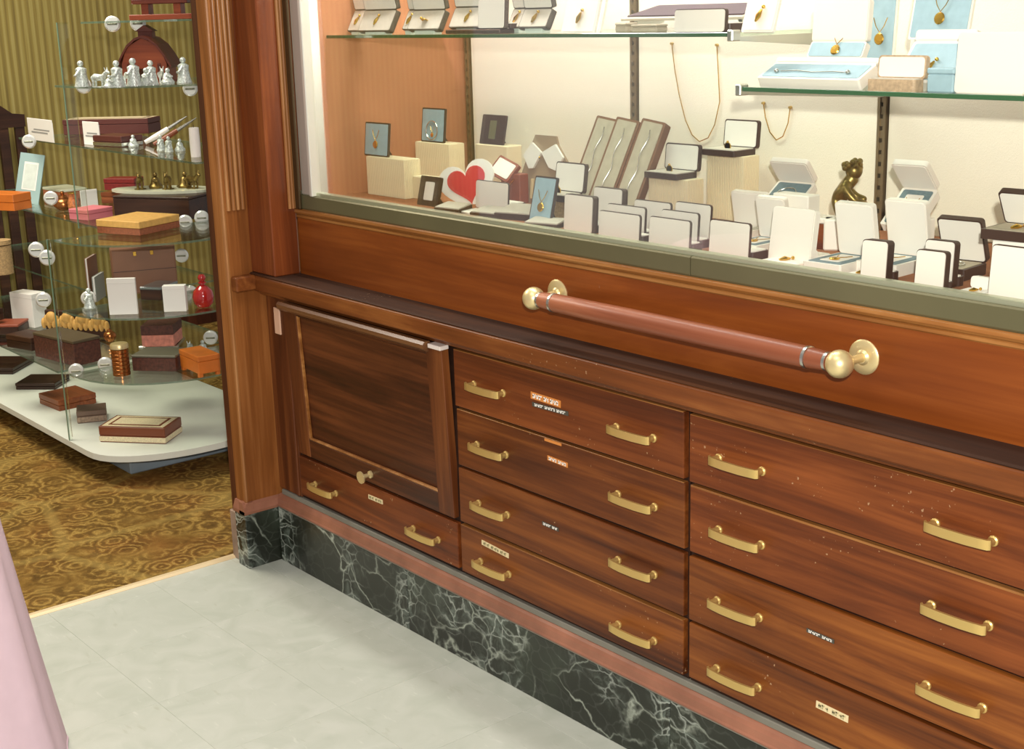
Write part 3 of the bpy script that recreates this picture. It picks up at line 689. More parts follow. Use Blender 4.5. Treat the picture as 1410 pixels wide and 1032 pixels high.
# --- left part of the deck
rz = block('tall cream riser carrying the blue pendant card by terracotta wall', 506, 557, 218, 2.10)
framecard('dark-framed blue card with oval gold pendant on a riser', 502, 534, 169, 217, 2.112, rz[3], DKBROWN, BLUE, 6, 'pendant')
rz = block('cream riser in the corner beside the shelf standard', 573, 619, 197, 2.29)
framecard('dark-framed pale card with ring-shaped bracelet and gold coin pendant', 580, 611, 149, 196, 2.30, rz[3], DKBROWN, BLUE, 6, 'bracelet')
rz = block('low cream riser under the black framed olive watch', 655, 699, 200, 2.39, ribs=False)
framecard('small black frame with olive rectangular watch face on a white back', 660, 692, 158, 198, 2.40, rz[3], DKBROWN, mat('olive_metal', (122, 118, 84), 0.35, 0.3), 12, None, inner=0.028)
block('short cream riser behind the black frame with white centre', 569, 592, 244, 2.125, d=0.04, ribs=False)
framecard('black leaning frame with white centre at the foot of the heart', 574, 602, 243, 283, 2.065, ZD, DKBROWN, SATIN, 14, None, inner=0.038)
# heart sign
def heart_pts(s, n=40):
    return [(s*16*math.sin(t)**3/17, s*(13*math.cos(t)-5*math.cos(2*t)-2*math.cos(3*t)-math.cos(4*t))/17) for t in [2*PI*k/n for k in range(n)]]
hc = PY(644, 258, 2.16)
hs = thing('heart_sign', 'white cardboard heart with a smaller red heart on its front', 'sign', (hc.x, 2.16, ZD), R(34))
hb_ = obj('backing', prism(bm_new(), heart_pts(0.082), 0, 0.006, 'y'), SATIN, hs, loc=(0, 0, hc.z-ZD+0.006), rot=(R(-10), R(-16), 0))
obj('red_heart', prism(bm_new(), heart_pts(0.056), -0.002, 0.0, 'y'), RED, hb_, loc=(0, 0, 0.004))
obj('easel', prism(bm_new(), [(0.012, 0.06), (0.018, 0.06), (0.06, 0.0), (0.052, 0.0)], -0.01, 0.01), SATIN, hs)
# rust box with slanted lid
rb_c, rb_w = place(690, 716, 270, 2.24, ZD)
rb_ = thing('necklace_box', 'rust red open box with white-lined slanted lid and gold chain', 'jewelry box', (rb_c, 2.24, ZD))
obj('base', bx((-rb_w/2, 0, 0), (rb_w/2, 0.03, 0.075), 0.002), RUST, rb_)
lidm = obj('lid', slab(0.078, 0.055, 0.012, 0.004), RUST, rb_, loc=(-0.028, -0.02, 0.066), rot=(R(-38), R(16), 0))
obj('lining', slab(0.066, 0.043, 0.002, 0.003, -0.0012), SATIN, lidm, loc=(0, 0, 0.006))
obj('chain', tube(bm_new(), [(-0.022, -0.004, 0.07), (-0.012, -0.005, 0.05), (-0.004, -0.006, 0.036), (0.006, -0.005, 0.05), (0.020, -0.004, 0.062)], 0.0028, 8), GOLD, rb_, True)
obj('chain', tube(bm_new(), [(-0.004, -0.006, 0.038), (-0.003, -0.006, 0.005)], 0.0022, 8), GOLD, rb_, True)
# collar bust
cb = PY(742, 288, 2.27)
bu = thing('collar_bust', 'taupe card bust wearing a pointed white collar with small brooch', 'bust', (cb.x, 2.27, ZD))
k = 0.00178
def bp(pts): return [((x-745)*0.0024, (289-y)*k) for x, y in pts]
bd = obj('bust', prism(bm_new(), bp([(700, 289), (712, 255), (728, 205), (733, 192), (766, 192), (770, 204), (785, 225), (792, 289)]), 0, 0.006, 'y'), TAUPE, bu, rot=(R(-6), 0, 0))
obj('collar', prism(bm_new(), bp([(731, 203), (718, 222), (728, 240), (735, 239), (747, 216)]), -0.006, 0.0, 'y'), SATIN, bd)
obj('collar', prism(bm_new(), bp([(768, 203), (781, 220), (774, 240), (760, 236), (747, 216)]), -0.006, 0.0, 'y'), SATIN, bd)
obj('brooch', ball(bm_new(), (0, -0.006, 0.117), 0.003, None, 8, 6), GOLD, bd)
for q in (-0.055, -0.030): obj('lapel_bar', bx((q, -0.006, 0.012), (q+0.009, 0, 0.062), 0.001), mat('pale_gold', (206, 182, 140), 0.4), bd)
obj('stand', bx((-0.04, 0.006, 0), (0.04, 0.05, 0.008)), TAUPE, bu)
# grey watch boxes lying by the glass
for i, (lab, l, r, b, y, yaw, wd, hh) in enumerate((
        ('small grey flat watch box lying below the black frame with white centre', 600, 628, 284, 2.02, 8, 0.05, 0.018),
        ('thin pale card lying flat below the heart', 626, 652, 286, 2.03, -14, 0.05, 0.006),
        ('grey slanted watch box lying below the upright white card', 650, 682, 292, 2.03, 10, 0.055, 0.018),
        ('largest grey watch box lying below the collar bust', 686, 724, 296, 2.05, 16, 0.075, 0.026),
        ('low dark-sided grey box below the blue card', 726, 762, 308, 2.02, 16, 0.05, 0.014))):
    cx, w_ = place(l, r, b, y, ZD)
    g = thing('watch_box', lab, 'jewelry box', (cx, y, ZD), R(yaw), 'flat grey boxes lying by the glass')
    bs = obj('base', prism(bm_new(), [(0, 0), (wd, 0), (wd, hh), (0, hh*0.55)], -w_/2, w_/2), DKBROWN, g)
    obj('pad', prism(bm_new(), [(0.002, hh*0.55), (wd-0.002, hh-0.0006), (wd-0.002, hh+0.003), (0.002, hh*0.55+0.003)], -w_/2+0.002, w_/2-0.002), GREYPAD if i != 1 else SATIN, bs)
backed('upright white card box standing in front of the heart', 655, 699, 250, 2.13, rim=0.004)
# blue card
framecard('pale blue leaning card in dark edge behind the wicker riser', 727, 757, 243, 296, 2.055, ZD, DKBROWN, BLUE, 14, 'pendant')
rz = block('woven wicker riser under an open ring box', 745, 790, 276, 2.125, m=WICKER, ribs=False, d=0.06, group='wicker riser')
opened('open dark-edged ring box on the wicker riser', 763, 803, 224, 2.11, rz[3], d=0.06, jw='ring')
backed('tall white-lidded box with thick dark side, in front of wicker riser', 776, 815, 269, 2.03, rim=0.016)
backed('white-lidded box with dark side between the wicker riser and the long boxes', 816, 855, 259, 2.10, rim=0.016)
# three long slanted boxes
for i, (lab, tl, bl) in enumerate((('long brown bracelet box leaning back, the one next to the wicker riser', 806, 782), ('long brown bracelet box leaning back, middle of three', 838, 808), ('long brown bracelet box leaning back, the one next to the dark-based boxes', 870, 842))):
    yb = 2.22; cx = PY(bl+32, 290, yb).x; w_ = 0.066; hh = 0.245
    lb = thing('bracelet_box', lab, 'jewelry box', (cx-0.062+0.004*i, yb, ZD), group='long leaning bracelet boxes', rot=(R(-24), R(9), R(12)))
    obj('case', slab(w_, hh, 0.026, 0.004), mat('brown_case', (118, 74, 42), 0.5), lb)
    obj('lining', slab(w_-0.012, hh-0.012, 0.003, 0.003, -0.0015), TAN, lb, loc=(0, 0, 0.006))
    obj('bracelet', tube(bm_new(), [(0.004*math.sin(q*1.3), -0.004, 0.02+0.2*q/12) for q in range(13)], 0.0012, 6), SILVER, lb, True)
# low fan of white boxes
for lab, l, r, t, y in (('low white-lidded box, front one of the pair left of the brass-free gap', 824, 880, 293, 2.00),
                        ('low white-lidded box, rear one of the pair before the long boxes', 835, 887, 283, 2.045),
                        ('white-lidded box standing behind the pair before the long boxes', 872, 922, 277, 2.115),
                        ('low white-lidded box, front one of the staggered three', 893, 949, 301, 1.995),
                        ('low white-lidded box, middle one of the staggered three', 909, 960, 291, 2.04),
                        ('low white-lidded box, rear one of the staggered three', 928, 977, 280, 2.09)):
    backed(lab.replace('left of the brass-free gap', 'before the long boxes'), l, r, t, y, rim=0.005, d=0.03)
backed('white-lidded box alone before an open tray with slate pad', 976, 1031, 305, 2.00, rim=0.005)
# open ring boxes on risers
rz = block('cream ribbed riser under the lower dark-based ring box', 893, 946, 246, 2.28)
opened('open ring box with dark base on the lower cream riser', 915, 961, 198, 2.265, rz[3], d=0.07, hb=0.013, lean=5)
rz = block('tall cream ribbed riser under the higher dark-based ring box', 973, 1023, 214, 2.37)
opened('open ring box with dark base and two rings on the tallest riser', 996, 1042, 165, 2.35, rz[3], d=0.075, hb=0.013, lean=5)
cx, w_ = place(888, 903, 275, 2.25, ZD)
sb = thing('wooden_box', 'tiny brown wooden box between long boxes and riser', 'box', (cx, 2.25, ZD))
obj('body', bx((-w_/2, 0, 0), (w_/2, 0.04, 0.028), 0.002), MIDWOOD, sb); obj('lid', bx((-w_/2-0.001, -0.001, 0.0285), (w_/2+0.001, 0.041, 0.038), 0.002), MIDWOOD, sb)
# white boxes with slate pads
wbox('open dark-edged box with tilted white lid and brooch beside the tall riser', (985, 330), (1030, 335), 2.20, ZD, 0.07, 0.075, -12, pad=GREYPAD, yaw=4, shell=None, jw='pin')
wbox('white box with slate pad and leaning lid behind the lone white-lidded box', (1002, 340), (1040, 345), 2.055, ZD, 0.105, 0.085, -12, yaw=3, hb=0.02)
wbox('white box with textured slate pad propped up under a flat white lid', (1052, 300), (1100, 305), 2.30, ZD+0.052, 0.075, 0.06, -8, yaw=4, pitch=32, jw='bracelet', inner=False)
block('white riser under the propped box with textured slate pad', 1052, 1108, 285, 2.31, m=SATIN, ribs=False, d=0.05, group='plain white risers')
rz = block('plain white riser behind the tall white box', 1062, 1112, 268, 2.19, m=SATIN, ribs=False, d=0.04, group='plain white risers')
backed('largest white-lidded box standing before a flat white tray', 1058, 1116, 287, 2.03, rim=0.014, mrim=WHITE, lean=8)
wbox('flat white tray with small pins lying by the glass', (1048, 362), (1096, 368), 1.995, ZD, 0.05, 0.02, 5, pad=SATIN, hb=0.010, jw='pin', inner=False)
cx, w_ = place(1104, 1136, 335, 2.20, ZD)
sb = thing('wooden_box', 'orange-brown wooden box behind the white pendant boxes', 'box', (cx, 2.20, ZD), R(14))
obj('body', bx((-w_/2, 0, 0), (w_/2, 0.05, 0.05), 0.002), MIDWOOD, sb); obj('lid', bx((-w_/2-0.001, -0.001, 0.051), (w_/2+0.001, 0.051, 0.062), 0.002), WHITE, sb)
wbox('white pendant box with slate pad and white card, open lid upright beside figurine', (1106, 375), (1156, 382), 1.995, ZD, 0.115, 0.10, -12, yaw=3, hb=0.02)
wbox('white pendant box with slate pad behind the dark-sided white box', (1178, 372), (1232, 380), 2.05, ZD, 0.11, 0.105, -12, yaw=3, hb=0.022)
wbox('white box with slate pad and gold watch propped high beside the shelf standard', (1216, 320), (1262, 325), 2.22, ZD+0.05, 0.10, 0.07, -6, yaw=4, hb=0.018, pitch=38)
block('white riser under the propped box with gold watch', 1225, 1275, 300, 2.25, m=SATIN, ribs=False, d=0.03, group='plain white risers')
backed('white-lidded box with thick dark side before the slate pad boxes', 1186, 1220, 331, 1.995, rim=0.020, yaw=6, d=0.02)
wbox('flat white tray lying beside the dark-sided white box', (1160, 385), (1192, 390), 1.99, ZD, 0.045, 0.02, 5, pad=SATIN, hb=0.008, jw='pin', inner=False)
backed('white-lidded box with dark side, front one of the pair before the bracelet box', 1260, 1300, 345, 1.99, rim=0.014, yaw=4, d=0.012)
backed('white-lidded box with dark side, rear one of the pair before the bracelet box', 1272, 1312, 331, 2.035, rim=0.016, yaw=4, d=0.02)
wbox('dark open bracelet box with curved lid and cream lining', (1268, 372), (1326, 380), 2.10, ZD, 0.085, 0.085, -22, pad=TAN, yaw=6, shell=DKBROWN, hb=0.02, jw='bracelet', inner=False, group='dark open boxes')
rz = block('cream riser under the dark open box with gold brooch', 1362, 1440, 334, 2.05, m=SATIN, ribs=False, d=0.06, group='plain white risers')
wbox('dark open box with gold brooch on a white riser', (1350, 330), (1424, 340), 2.05, rz[3], 0.085, 0.065, -30, pad=TAN, yaw=4, shell=DKBROWN, hb=0.016, jw='pin', inner=False, group='dark open boxes')
backed('big white-lidded box standing before the white riser', 1362, 1430, 340, 1.985, rim=0.006)
wbox('flat white tray lying beside the big white-lidded box', (1312, 405), (1352, 412), 1.985, ZD, 0.05, 0.02, 5, pad=SATIN, hb=0.008, jw='pin', inner=False)

# bronze seated figurine on a white pedestal
def skin_obj(name, verts, edges, radii, m, parent, sub=2):
    me = bpy.data.meshes.new(name); me.from_pydata(verts, edges, []); o_ = bpy.data.objects.new(name, me); COL.objects.link(o_)
    md = o_.modifiers.new('skin', 'SKIN'); md.use_smooth_shade = True
    for i, r_ in enumerate(radii): me.skin_vertices[0].data[i].radius = (r_, r_)
    me.skin_vertices[0].data[0].use_root = True
    s_ = o_.modifiers.new('sub', 'SUBSURF'); s_.levels = sub; s_.render_levels = sub
    me.materials.append(m); o_.parent = parent; return o_
fb = PY(1148, 300, 2.22)
fg = thing('figurine', 'small bronze figurine of a crouched seated figure hugging its knee', 'figurine', (fb.x, 2.22, ZD), R(35))
vv = [(0, 0, 0.070), (0.004, 0, 0.086), (0.010, 0, 0.100), (0.018, 0, 0.110), (0.026, 0, 0.118),
      (0.020, 0.010, 0.068), (0.038, 0.010, 0.078), (0.046, 0.010, 0.056), (0.050, 0.010, 0.040),
      (0.020, -0.010, 0.066), (0.040, -0.010, 0.074), (0.050, -0.010, 0.052), (0.056, -0.010, 0.036),
      (0.014, 0.014, 0.100), (0.026, 0.016, 0.088), (0.040, 0.010, 0.084), (0.014, -0.014, 0.100), (0.026, -0.017, 0.086), (0.042, -0.010, 0.081)]
ee = [(0, 1), (1, 2), (2, 3), (3, 4), (0, 5), (5, 6), (6, 7), (7, 8), (0, 9), (9, 10), (10, 11), (11, 12), (2, 13), (13, 14), (14, 15), (2, 16), (16, 17), (17, 18)]
rr = [.010, .010, .011, .007, .010, .008, .007, .005, .004, .008, .007, .005, .004, .005, .0045, .004, .005, .0045, .004]
vv = [(x*1.55, y*1.55, 0.062+(z-0.062)*1.55) for x, y, z in vv]; rr = [r_*1.8 for r_ in rr]
skin_obj('body', vv, ee, rr, BRONZE, fg)
bm = bm_new(); ball(bm, (0.036, 0, 0.156), 0.017)
for k in range(14):
    a = k*2.4; ball(bm, (0.032+0.015*math.cos(a), 0.015*math.sin(a), 0.162+0.006*(k % 3)), 0.0062, None, 8, 6)
obj('hair', bm, BRONZE, fg, True)
obj('pedestal', bx((-0.018, -0.02, 0), (0.030, 0.02, 0.062), 0.003), SATIN, fg)

# --- shelf above: open boxes tilted toward the glass
def tilted(label, l, r, t_mid, b, z, y=2.06, shell=None, pad=None, lin_=None, jw='pin', hl=0.05, stand=True, group='tilted open boxes on the long glass shelf', lidlean=12, base_tilt=62):
    cx, w_ = place(l, r, b, y, z); zb0 = PY((l+r)/2, b, y).z; hb_len = (PY((l+r)/2, t_mid, y).z-zb0)/math.sin(R(base_tilt))
    root = thing('tilted_box', label, 'jewelry box', (cx, y, z), group=group)
    lift = max(0.004, zb0-z)
    if stand: obj('clear_stand', bx((-w_*0.3, 0.004, 0), (w_*0.3, 0.03, lift+0.004), 0.001), mat('frosted_acrylic', (206, 214, 204), 0.2), root)
    bs = obj('base', slab(w_, hb_len, 0.014, 0.005), shell or DKBROWN, root, loc=(0, 0, lift), rot=(R(base_tilt-90), 0, 0))
    obj('pad', slab(w_-0.006, hb_len-0.005, 0.002, 0.004, -0.0012), pad or GREYPAD, bs, loc=(0, 0, 0.0025))
    if jw: jewel(bs, jw, (0, -0.003, hb_len*0.45), (R(90), 0, 0), s=1.2)
    ly, lz = hb_len*math.cos(R(base_tilt)), lift+hb_len*math.sin(R(base_tilt))
    ld = obj('lid', slab(w_, hl, 0.012, 0.005), shell or DKBROWN, root, loc=(0, ly, lz), rot=(R(lidlean), 0, 0))
    obj('lining', slab(w_-0.006, hl-0.005, 0.002, 0.004, -0.0012), lin_ or SATIN, ld, loc=(0, 0, 0.0025))
    return root
K = mat('charcoal_shell', (72, 62, 54), 0.4)
tilted('open grey-lined brooch box, the one next to the terracotta panel', 478, 496, 14, 43, Z1, 2.085, K, hl=0.06)
tilted('open grey-lined box with gold brooch in front of its terracotta-side neighbour', 492, 536, 14, 43, Z1, 2.05, K, hl=0.06)
tilted('narrow open grey-lined box half hidden behind the ring box', 553, 566, 14, 41, Z1, 2.085, K, hl=0.06)
tilted('open grey-lined box with a gold ring standing upright', 560, 604, 14, 41, Z1, 2.05, K, jw='ring', hl=0.06)
tilted('open grey-lined box with gold pin, partly behind a white card', 617, 662, 10, 38, Z1, 2.055, K, hl=0.06)
backed('upright white square card box on a dark base', 658, 694, -4, 2.05, Z1+0.012, rim=0.012, group='white cards on the long glass shelf', hb=0.010)
cx, w_ = place(622, 697, 42, 2.065, Z1)
tag(obj('dark_tray', bx((-w_/2, 0, 0), (w_/2, 0.07, 0.010), 0.002), DKBROWN, None, loc=(cx, 2.045, Z1+0.0005)), 'flat dark tray under the white square card box', 'tray')
tilted('narrow open grey-lined box right behind the white square card box', 698, 716, 12, 38, Z1, 2.085, K, hl=0.06)
tilted('open grey-lined box with gold earring beside the leaning white card', 713, 752, 12, 38, Z1, 2.05, K, hl=0.06)
framecard('leaning white card with triangular pin and clear foot', 772, 818, -14, 40, 2.05, Z1, WHITE, SATIN, 16, 'pin', group='white cards on the long glass shelf')
framecard('thick white card leaning directly behind the triangular pin card', 780, 826, -10, 44, 2.115, Z1, WHITE, SATIN, 16, None, group='white cards on the long glass shelf')
framecard('leaning white card with olive bar pendant near the end of the long shelf', 1020, 1064, -20, 38, 2.04, Z1, WHITE, SATIN, 18, 'pin', group='white cards on the long glass shelf')
backed('white oblong card box with dark edge amid brown trinkets', 928, 998, 12, 2.045, Z1, rim=0.008, group='white cards on the long glass shelf')
cx, w_ = place(836, 1004, 12, 2.10, Z1)
t = thing('tilted_tray', 'long pale-edged dark tray tilted behind the white oblong card box', 'tray', (cx, 2.14, Z1+0.022), rot=(R(12), 0, 0))
obj('tray', bx((-w_/2, 0, 0), (w_/2, 0.12, 0.006), 0.001), mat('pale_tray', (206, 196, 176), 0.5), t); obj('lining', bx((-w_/2+0.01, 0.012, 0.0062), (w_/2-0.01, 0.11, 0.009)), mat('purple_lining', (82, 62, 74), 0.6), t)
obj('foot', bx((-w_/2+0.02, 0.02, -0.026), (-w_/2+0.03, 0.10, 0.0)), STEEL, t); obj('foot', bx((w_/2-0.03, 0.02, -0.026), (w_/2-0.02, 0.10, 0.0)), STEEL, t)
for lab, l, r, hh, y in (('small brown trinket box under the tilted tray, next to the standard', 846, 862, 0.02, 2.10), ('tan folded pouch under the tilted tray', 868, 904, 0.016, 2.09)):
    cx, w_ = place(l, r, 40, y, Z1); t = thing('trinket', lab, 'box', (cx, y, Z1))
    obj('body', bx((-w_/2, 0, 0), (w_/2, 0.035, hh*0.7), 0.003), TAN if 'tan' in lab else MIDWOOD, t); obj('lid', bx((-w_/2-0.001, -0.001, hh*0.7), (w_/2+0.001, 0.036, hh), 0.003), TAN if 'tan' in lab else MIDWOOD, t)

# --- right shelf: white and blue boxes
wbox('long flat pale blue box with a silver chain laid across it', (1046, 118), (1186, 118), 2.03, Z2, 0.058, 0.012, 60, pad=BLUE, hb=0.020, pitch=26, jw='chain', inner=False, group='blue boxes on the lower glass shelf')
block('clear-fronted white riser carrying the open blue necklace box', 1110, 1188, 82, 2.16, Z2, m=SATIN, ribs=False, d=0.05, group='plain white risers')
zr_ = PY(1150, 82, 2.16).z
tilted('open white-lidded box with blue necklace pad above the long blue box', 1110, 1186, 58, 80, zr_, 2.15, WHITE, BLUE, SATIN, 'pendant', hl=0.075, stand=False, group='blue boxes on the lower glass shelf', lidlean=-4)
framecard('tall narrow blue box standing on end with white stripe', 1188, 1228, -60, 95, 2.24, Z2, WHITE, BLUE, 4, 'pendant', group='blue boxes on the lower glass shelf', name='standing_box')
opened('small white open box with brown ribbed front and gold stud', 1208, 1274, 76, 2.03, Z2, d=0.03, hb=0.020, shell=mat('marbled_paper', (190, 160, 130), 0.6, var=0.2, vscale=150), jw=None, lean=4, group='blue boxes on the lower glass shelf')
wbox('flat white-edged blue box with round silver brooch', (1236, 112), (1320, 114), 2.085, Z2, 0.09, 0.02, 60, pad=BLUE, hb=0.02, pitch=48, jw='pin', inner=False, group='blue boxes on the lower glass shelf')
framecard('upright blue card with square dark pendant behind the round brooch box', 1250, 1332, -30, 52, 2.22, Z2+0.08, WHITE, BLUE, 12, 'pendant', group='blue boxes on the lower glass shelf')
block('white riser behind the flat blue brooch box', 1250, 1335, 52, 2.215, Z2, m=SATIN, ribs=False, d=0.06, group='plain white risers')
backed('large white box lid standing at the shelf edge with faint silver print', 1316, 1416, 44, 2.045, Z2, rim=0.014, mrim=WHITE, group='blue boxes on the lower glass shelf')
cx, w_ = place(1276, 1312, 118, 2.04, Z2)
t = thing('earring_box', 'small pale blue cube beside the large white lid', 'box', (cx, 2.04, Z2)); obj('body', bx((-w_/2, 0, 0), (w_/2, 0.03, 0.030), 0.002), BLUE, t); obj('lid', bx((-w_/2-0.0008, -0.0008, 0.0302), (w_/2+0.0008, 0.0308, 0.040), 0.002), BLUE, t)

# --- chains hung on the cream back
def hang(label, px):
    pts = [PY(a, b, YB-0.004) for a, b in px]
    n = thing('necklace', label, 'necklace', pts[0], group='necklaces hung on the cream back panel')
    P = [p-pts[0] for p in pts]; q = []
    for a, b in zip(P, P[1:]):
        for k in range(5): q.append(a.lerp(b, k/5))
    obj('chain', tube(bm_new(), q+[P[-1]], 0.0012, 6), GOLD, n, True)
    for e in (P[0], P[-1]): obj('hook', lathe(bm_new(), [(0, -0.006), (0.003, -0.006), (0.003, 0.004), (0, 0.004)], 8, Matrix.Translation(e) @ RX), BRASS, n)
hang('long fine gold necklace hanging in a loop above the lower dark-based ring box', [(925, 60), (929, 95), (935, 130), (944, 166), (953, 186), (963, 195), (975, 190), (984, 172), (991, 140), (989, 100), (987, 62)])
hang('short gold necklace hanging in a loop under the lower glass shelf', [(1051, 142), (1054, 162), (1060, 182), (1069, 193), (1078, 188), (1085, 170), (1088, 148)])

# ================================================================== glass gondola in the carpeted shop
ZB0 = 0.112
gd = thing('display_platform', 'white bow-ended display base board on a blue-grey plinth, standing on carpet', 'display platform', (-4.8, 2.06, 0))
def bow(x_l, y0, y1, bulge, n=20, x_c=None):
    """plan outline: straight at x_l, front edge to x_c, then a bow out to bulge"""
    x_c = x_c if x_c is not None else x_l
    ym, hy = (y0+y1)/2, (y1-y0)/2
    arc = [(x_c+(bulge-x_c)*math.cos(R(-90+180*k/n))**0.85 if abs(math.cos(R(-90+180*k/n))) > 1e-6 else x_c, ym+hy*math.sin(R(-90+180*k/n))) for k in range(n+1)]
    return ([(x_l, y0)] if x_c != x_l else []) + arc + ([(x_l, y1)] if x_c != x_l else [])
base = cw('base_board', prism(bm_new(), bow(-6.3, 1.735, 2.46, -4.225, 24, -4.475), ZB0-0.022, ZB0, 'z'), WHITEBASE, gd)
cw('plinth', bx((-6.2, 1.866, 0.002), (-4.43, 2.36, ZB0-0.022), 0.004), BLUEGREY, gd)
levels = [0.36, 0.585, 0.832]
GS = []
def gshelf(label, pts, z):
    t = thing('glass_shelf', label, 'shelf', (sum(p[0] for p in pts)/len(pts), sum(p[1] for p in pts)/len(pts), z), group='glass shelves of the shop display')
    cw('glass_sheet', prism(bm_new(), pts, z-0.006, z, 'z'), G_FIX, t)
    n = len(pts); bm = bm_new()
    A = [bm.verts.new((x, y, z-0.0062)) for x, y in pts]; B = [bm.verts.new((x, y, z+0.0003)) for x, y in pts]
    for i in range(n): bm.faces.new((A[i], A[(i+1) % n], B[(i+1) % n], B[i]))
    cw('shelf_edge', bm, G_EDGE2, t); GS.append((z, t)); return t
for z, lab in zip(levels, ('bowed glass shelf carrying the orange chest', 'bowed glass shelf carrying the red bottle', 'bowed glass shelf carrying the straw-topped box')): gshelf(lab, bow(-4.60, 1.752, 2.46, -4.21), z)
for z, y0, xr, lab in ((0.36, 1.735, -4.66, 'straight glass shelf under the carved dark chest'), (0.585, 1.97, -4.72, 'straight glass shelf under the woven canister'), (0.832, 1.98, -4.72, 'straight glass shelf under the tall blue card')):
    gshelf(lab, [(-6.2, y0), (xr, y0), (xr, 2.44), (-6.2, 2.44)], z)
gshelf('straight glass shelf carrying knives, candle and inlaid boxes', [(-5.78, 2.10), (-4.20, 2.10), (-4.20, 2.46), (-5.78, 2.46)], 1.09)
gshelf('bowed glass shelf carrying the toy barn and silvered figures', bow(-4.72, 1.86, 2.46, -4.25), 1.34)
gshelf('topmost bowed glass shelf carrying the little bench', bow(-4.66, 1.95, 2.46, -4.28), 1.548)
for (x, y0, y1, z0, z1, lab) in ((-4.63, 1.705, 1.731, ZB0, 0.832, 'narrow glass upright rising from the white base corner'), (-4.745, 1.90, 1.94, 0.84, 1.548, 'narrow glass upright holding the upper shelves'), (-4.19, 2.40, 2.44, ZB0, 1.548, 'narrow glass upright beside the doorway pilaster')):
    y0 = max(y0, 1.737) if z0 == ZB0 else y0; y1 = max(y1, y0+0.012)
    t = thing('glass_upright', lab, 'upright', (x, y0, z0))
    cw('glass_fin', bx((x-0.003, y0, z0), (x+0.003, y1, z1)), G_FIX, t); cw('fin_edge', bx((x-0.0032, y0-0.001, z0), (x+0.0032, y0+0.002, z1)), G_EDGE2, t)
DISC_W = mat('bright_disc', (232, 234, 228), 0.2, 0.3, coat=0.5); DISC_D = mat('disc_band', (140, 142, 122), 0.3, 0.4, var=0.4, vscale=120)
disc_me = mesh(lathe(bm_new(), [(0, -0.008), (0.022, -0.008), (0.027, -0.003), (0.027, 0.003), (0.022, 0.008), (0, 0.008)], 22, Matrix.Rotation(PI/2, 4, 'Y')), 'disc_clip', True)
band_me = mesh(bx((-0.0088, -0.019, -0.006), (0.0088, 0.019, 0.005), 0.003), 'disc_band')  # dark band across the clip face, made as a coloured strip
for (px, py, X) in ((70, 273, -5.15), (255, 306, -4.66), (278, 300, -4.62), (50, 344, -4.72), (65, 355, -4.66), (60, 413, -4.72), (122, 411, -4.66), (262, 403, -4.66), (105, 511, -4.64), (145, 502, -4.64), (290, 465, -4.64), (40, 195, -5.4), (115, 118, -4.62), (262, 122, -4.64), (155, 33, -4.60), (190, 32, -4.60), (250, 352, -4.9)):
    P = PX(px, py, X); par = min(GS, key=lambda q: abs(q[0]-P.z))[1]
    d = obj('disc_clip', disc_me, DISC_W, par, loc=P-par.location, rot=(0, 0, R(-35)))
    obj('disc_band', band_me, DISC_D, d)

def pbox(z, Lp, Fp, Rp, top):
    """oriented box from three lower corners seen in the photo, on height z; gives root location, angle, w, d, h"""
    A, F, B = PZ(*Lp, z), PZ(*Fp, z), PZ(*Rp, z)
    u = (F-A); ang = math.atan2(u.y, u.x); w_ = u.length
    n_ = Vector((-math.sin(ang), math.cos(ang), 0)); d_ = max(0.03, (B-F).dot(n_))
    h_ = max(0.008, height_over(F, *top)-z)
    return (A+F)/2, ang, w_, d_, h_
def casket(label, z, Lp, Fp, Rp, top, m, mlid=None, lid=0.3, band=None, inlay=None, name='wooden_box', cat='box', group=None, feet=False, dmax=0.3):
    c, ang, w_, d_, h_ = pbox(z, Lp, Fp, Rp, top); d_ = min(d_, dmax)
    t = thing(name, label, cat, c, ang, group)
    f0 = 0.012 if feet else 0.0
    hb = h_*(1-lid)
    obj('body', bx((-w_/2, 0, f0), (w_/2, d_, hb-0.0008), 0.0015), m, t)
    l_ = obj('lid', bx((-w_/2-0.001, -0.001, hb), (w_/2+0.001, d_+0.001, h_), 0.002), mlid or m, t)
    if band:
        bm = bm_new(); zz = hb*0.5
        for a, b in (((-w_/2-0.001, -0.0012, f0+0.15*hb), (w_/2+0.001, 0, hb*0.85)), ((w_/2, 0, f0+0.15*hb), (w_/2+0.0012, d_, hb*0.85))): box(bm, a, b)
        bnd = obj('inlay_band', bm, band, t); bnd['kind'] = 'stuff'
    if inlay:
        obj('inlay_border', prism(bm_new(), [(-w_/2+0.008, 0.008), (w_/2-0.008, 0.008), (w_/2-0.008, d_-0.008), (-w_/2+0.008, d_-0.008)], h_, h_+0.0006, 'z'), inlay, l_)
        obj('inlay_field', prism(bm_new(), [(-w_/2+0.025, 0.022), (w_/2-0.025, 0.022), (w_/2-0.025, d_-0.022), (-w_/2+0.025, d_-0.022)], h_+0.0006, h_+0.0012, 'z'), m, l_)
        obj('inlay_centre', prism(bm_new(), [(-w_/2+0.035, 0.032), (w_/2-0.035, 0.032), (w_/2-0.035, d_-0.032), (-w_/2+0.035, d_-0.032)], h_+0.0012, h_+0.0018, 'z'), inlay, l_)
    if feet:
        for sx in (-1, 1):
            for yy in (0.008, d_-0.008): obj('foot', bx((sx*(w_/2-0.010)-0.007, yy-0.007, 0), (sx*(w_/2-0.010)+0.007, yy+0.007, f0)), m, t)
    return t
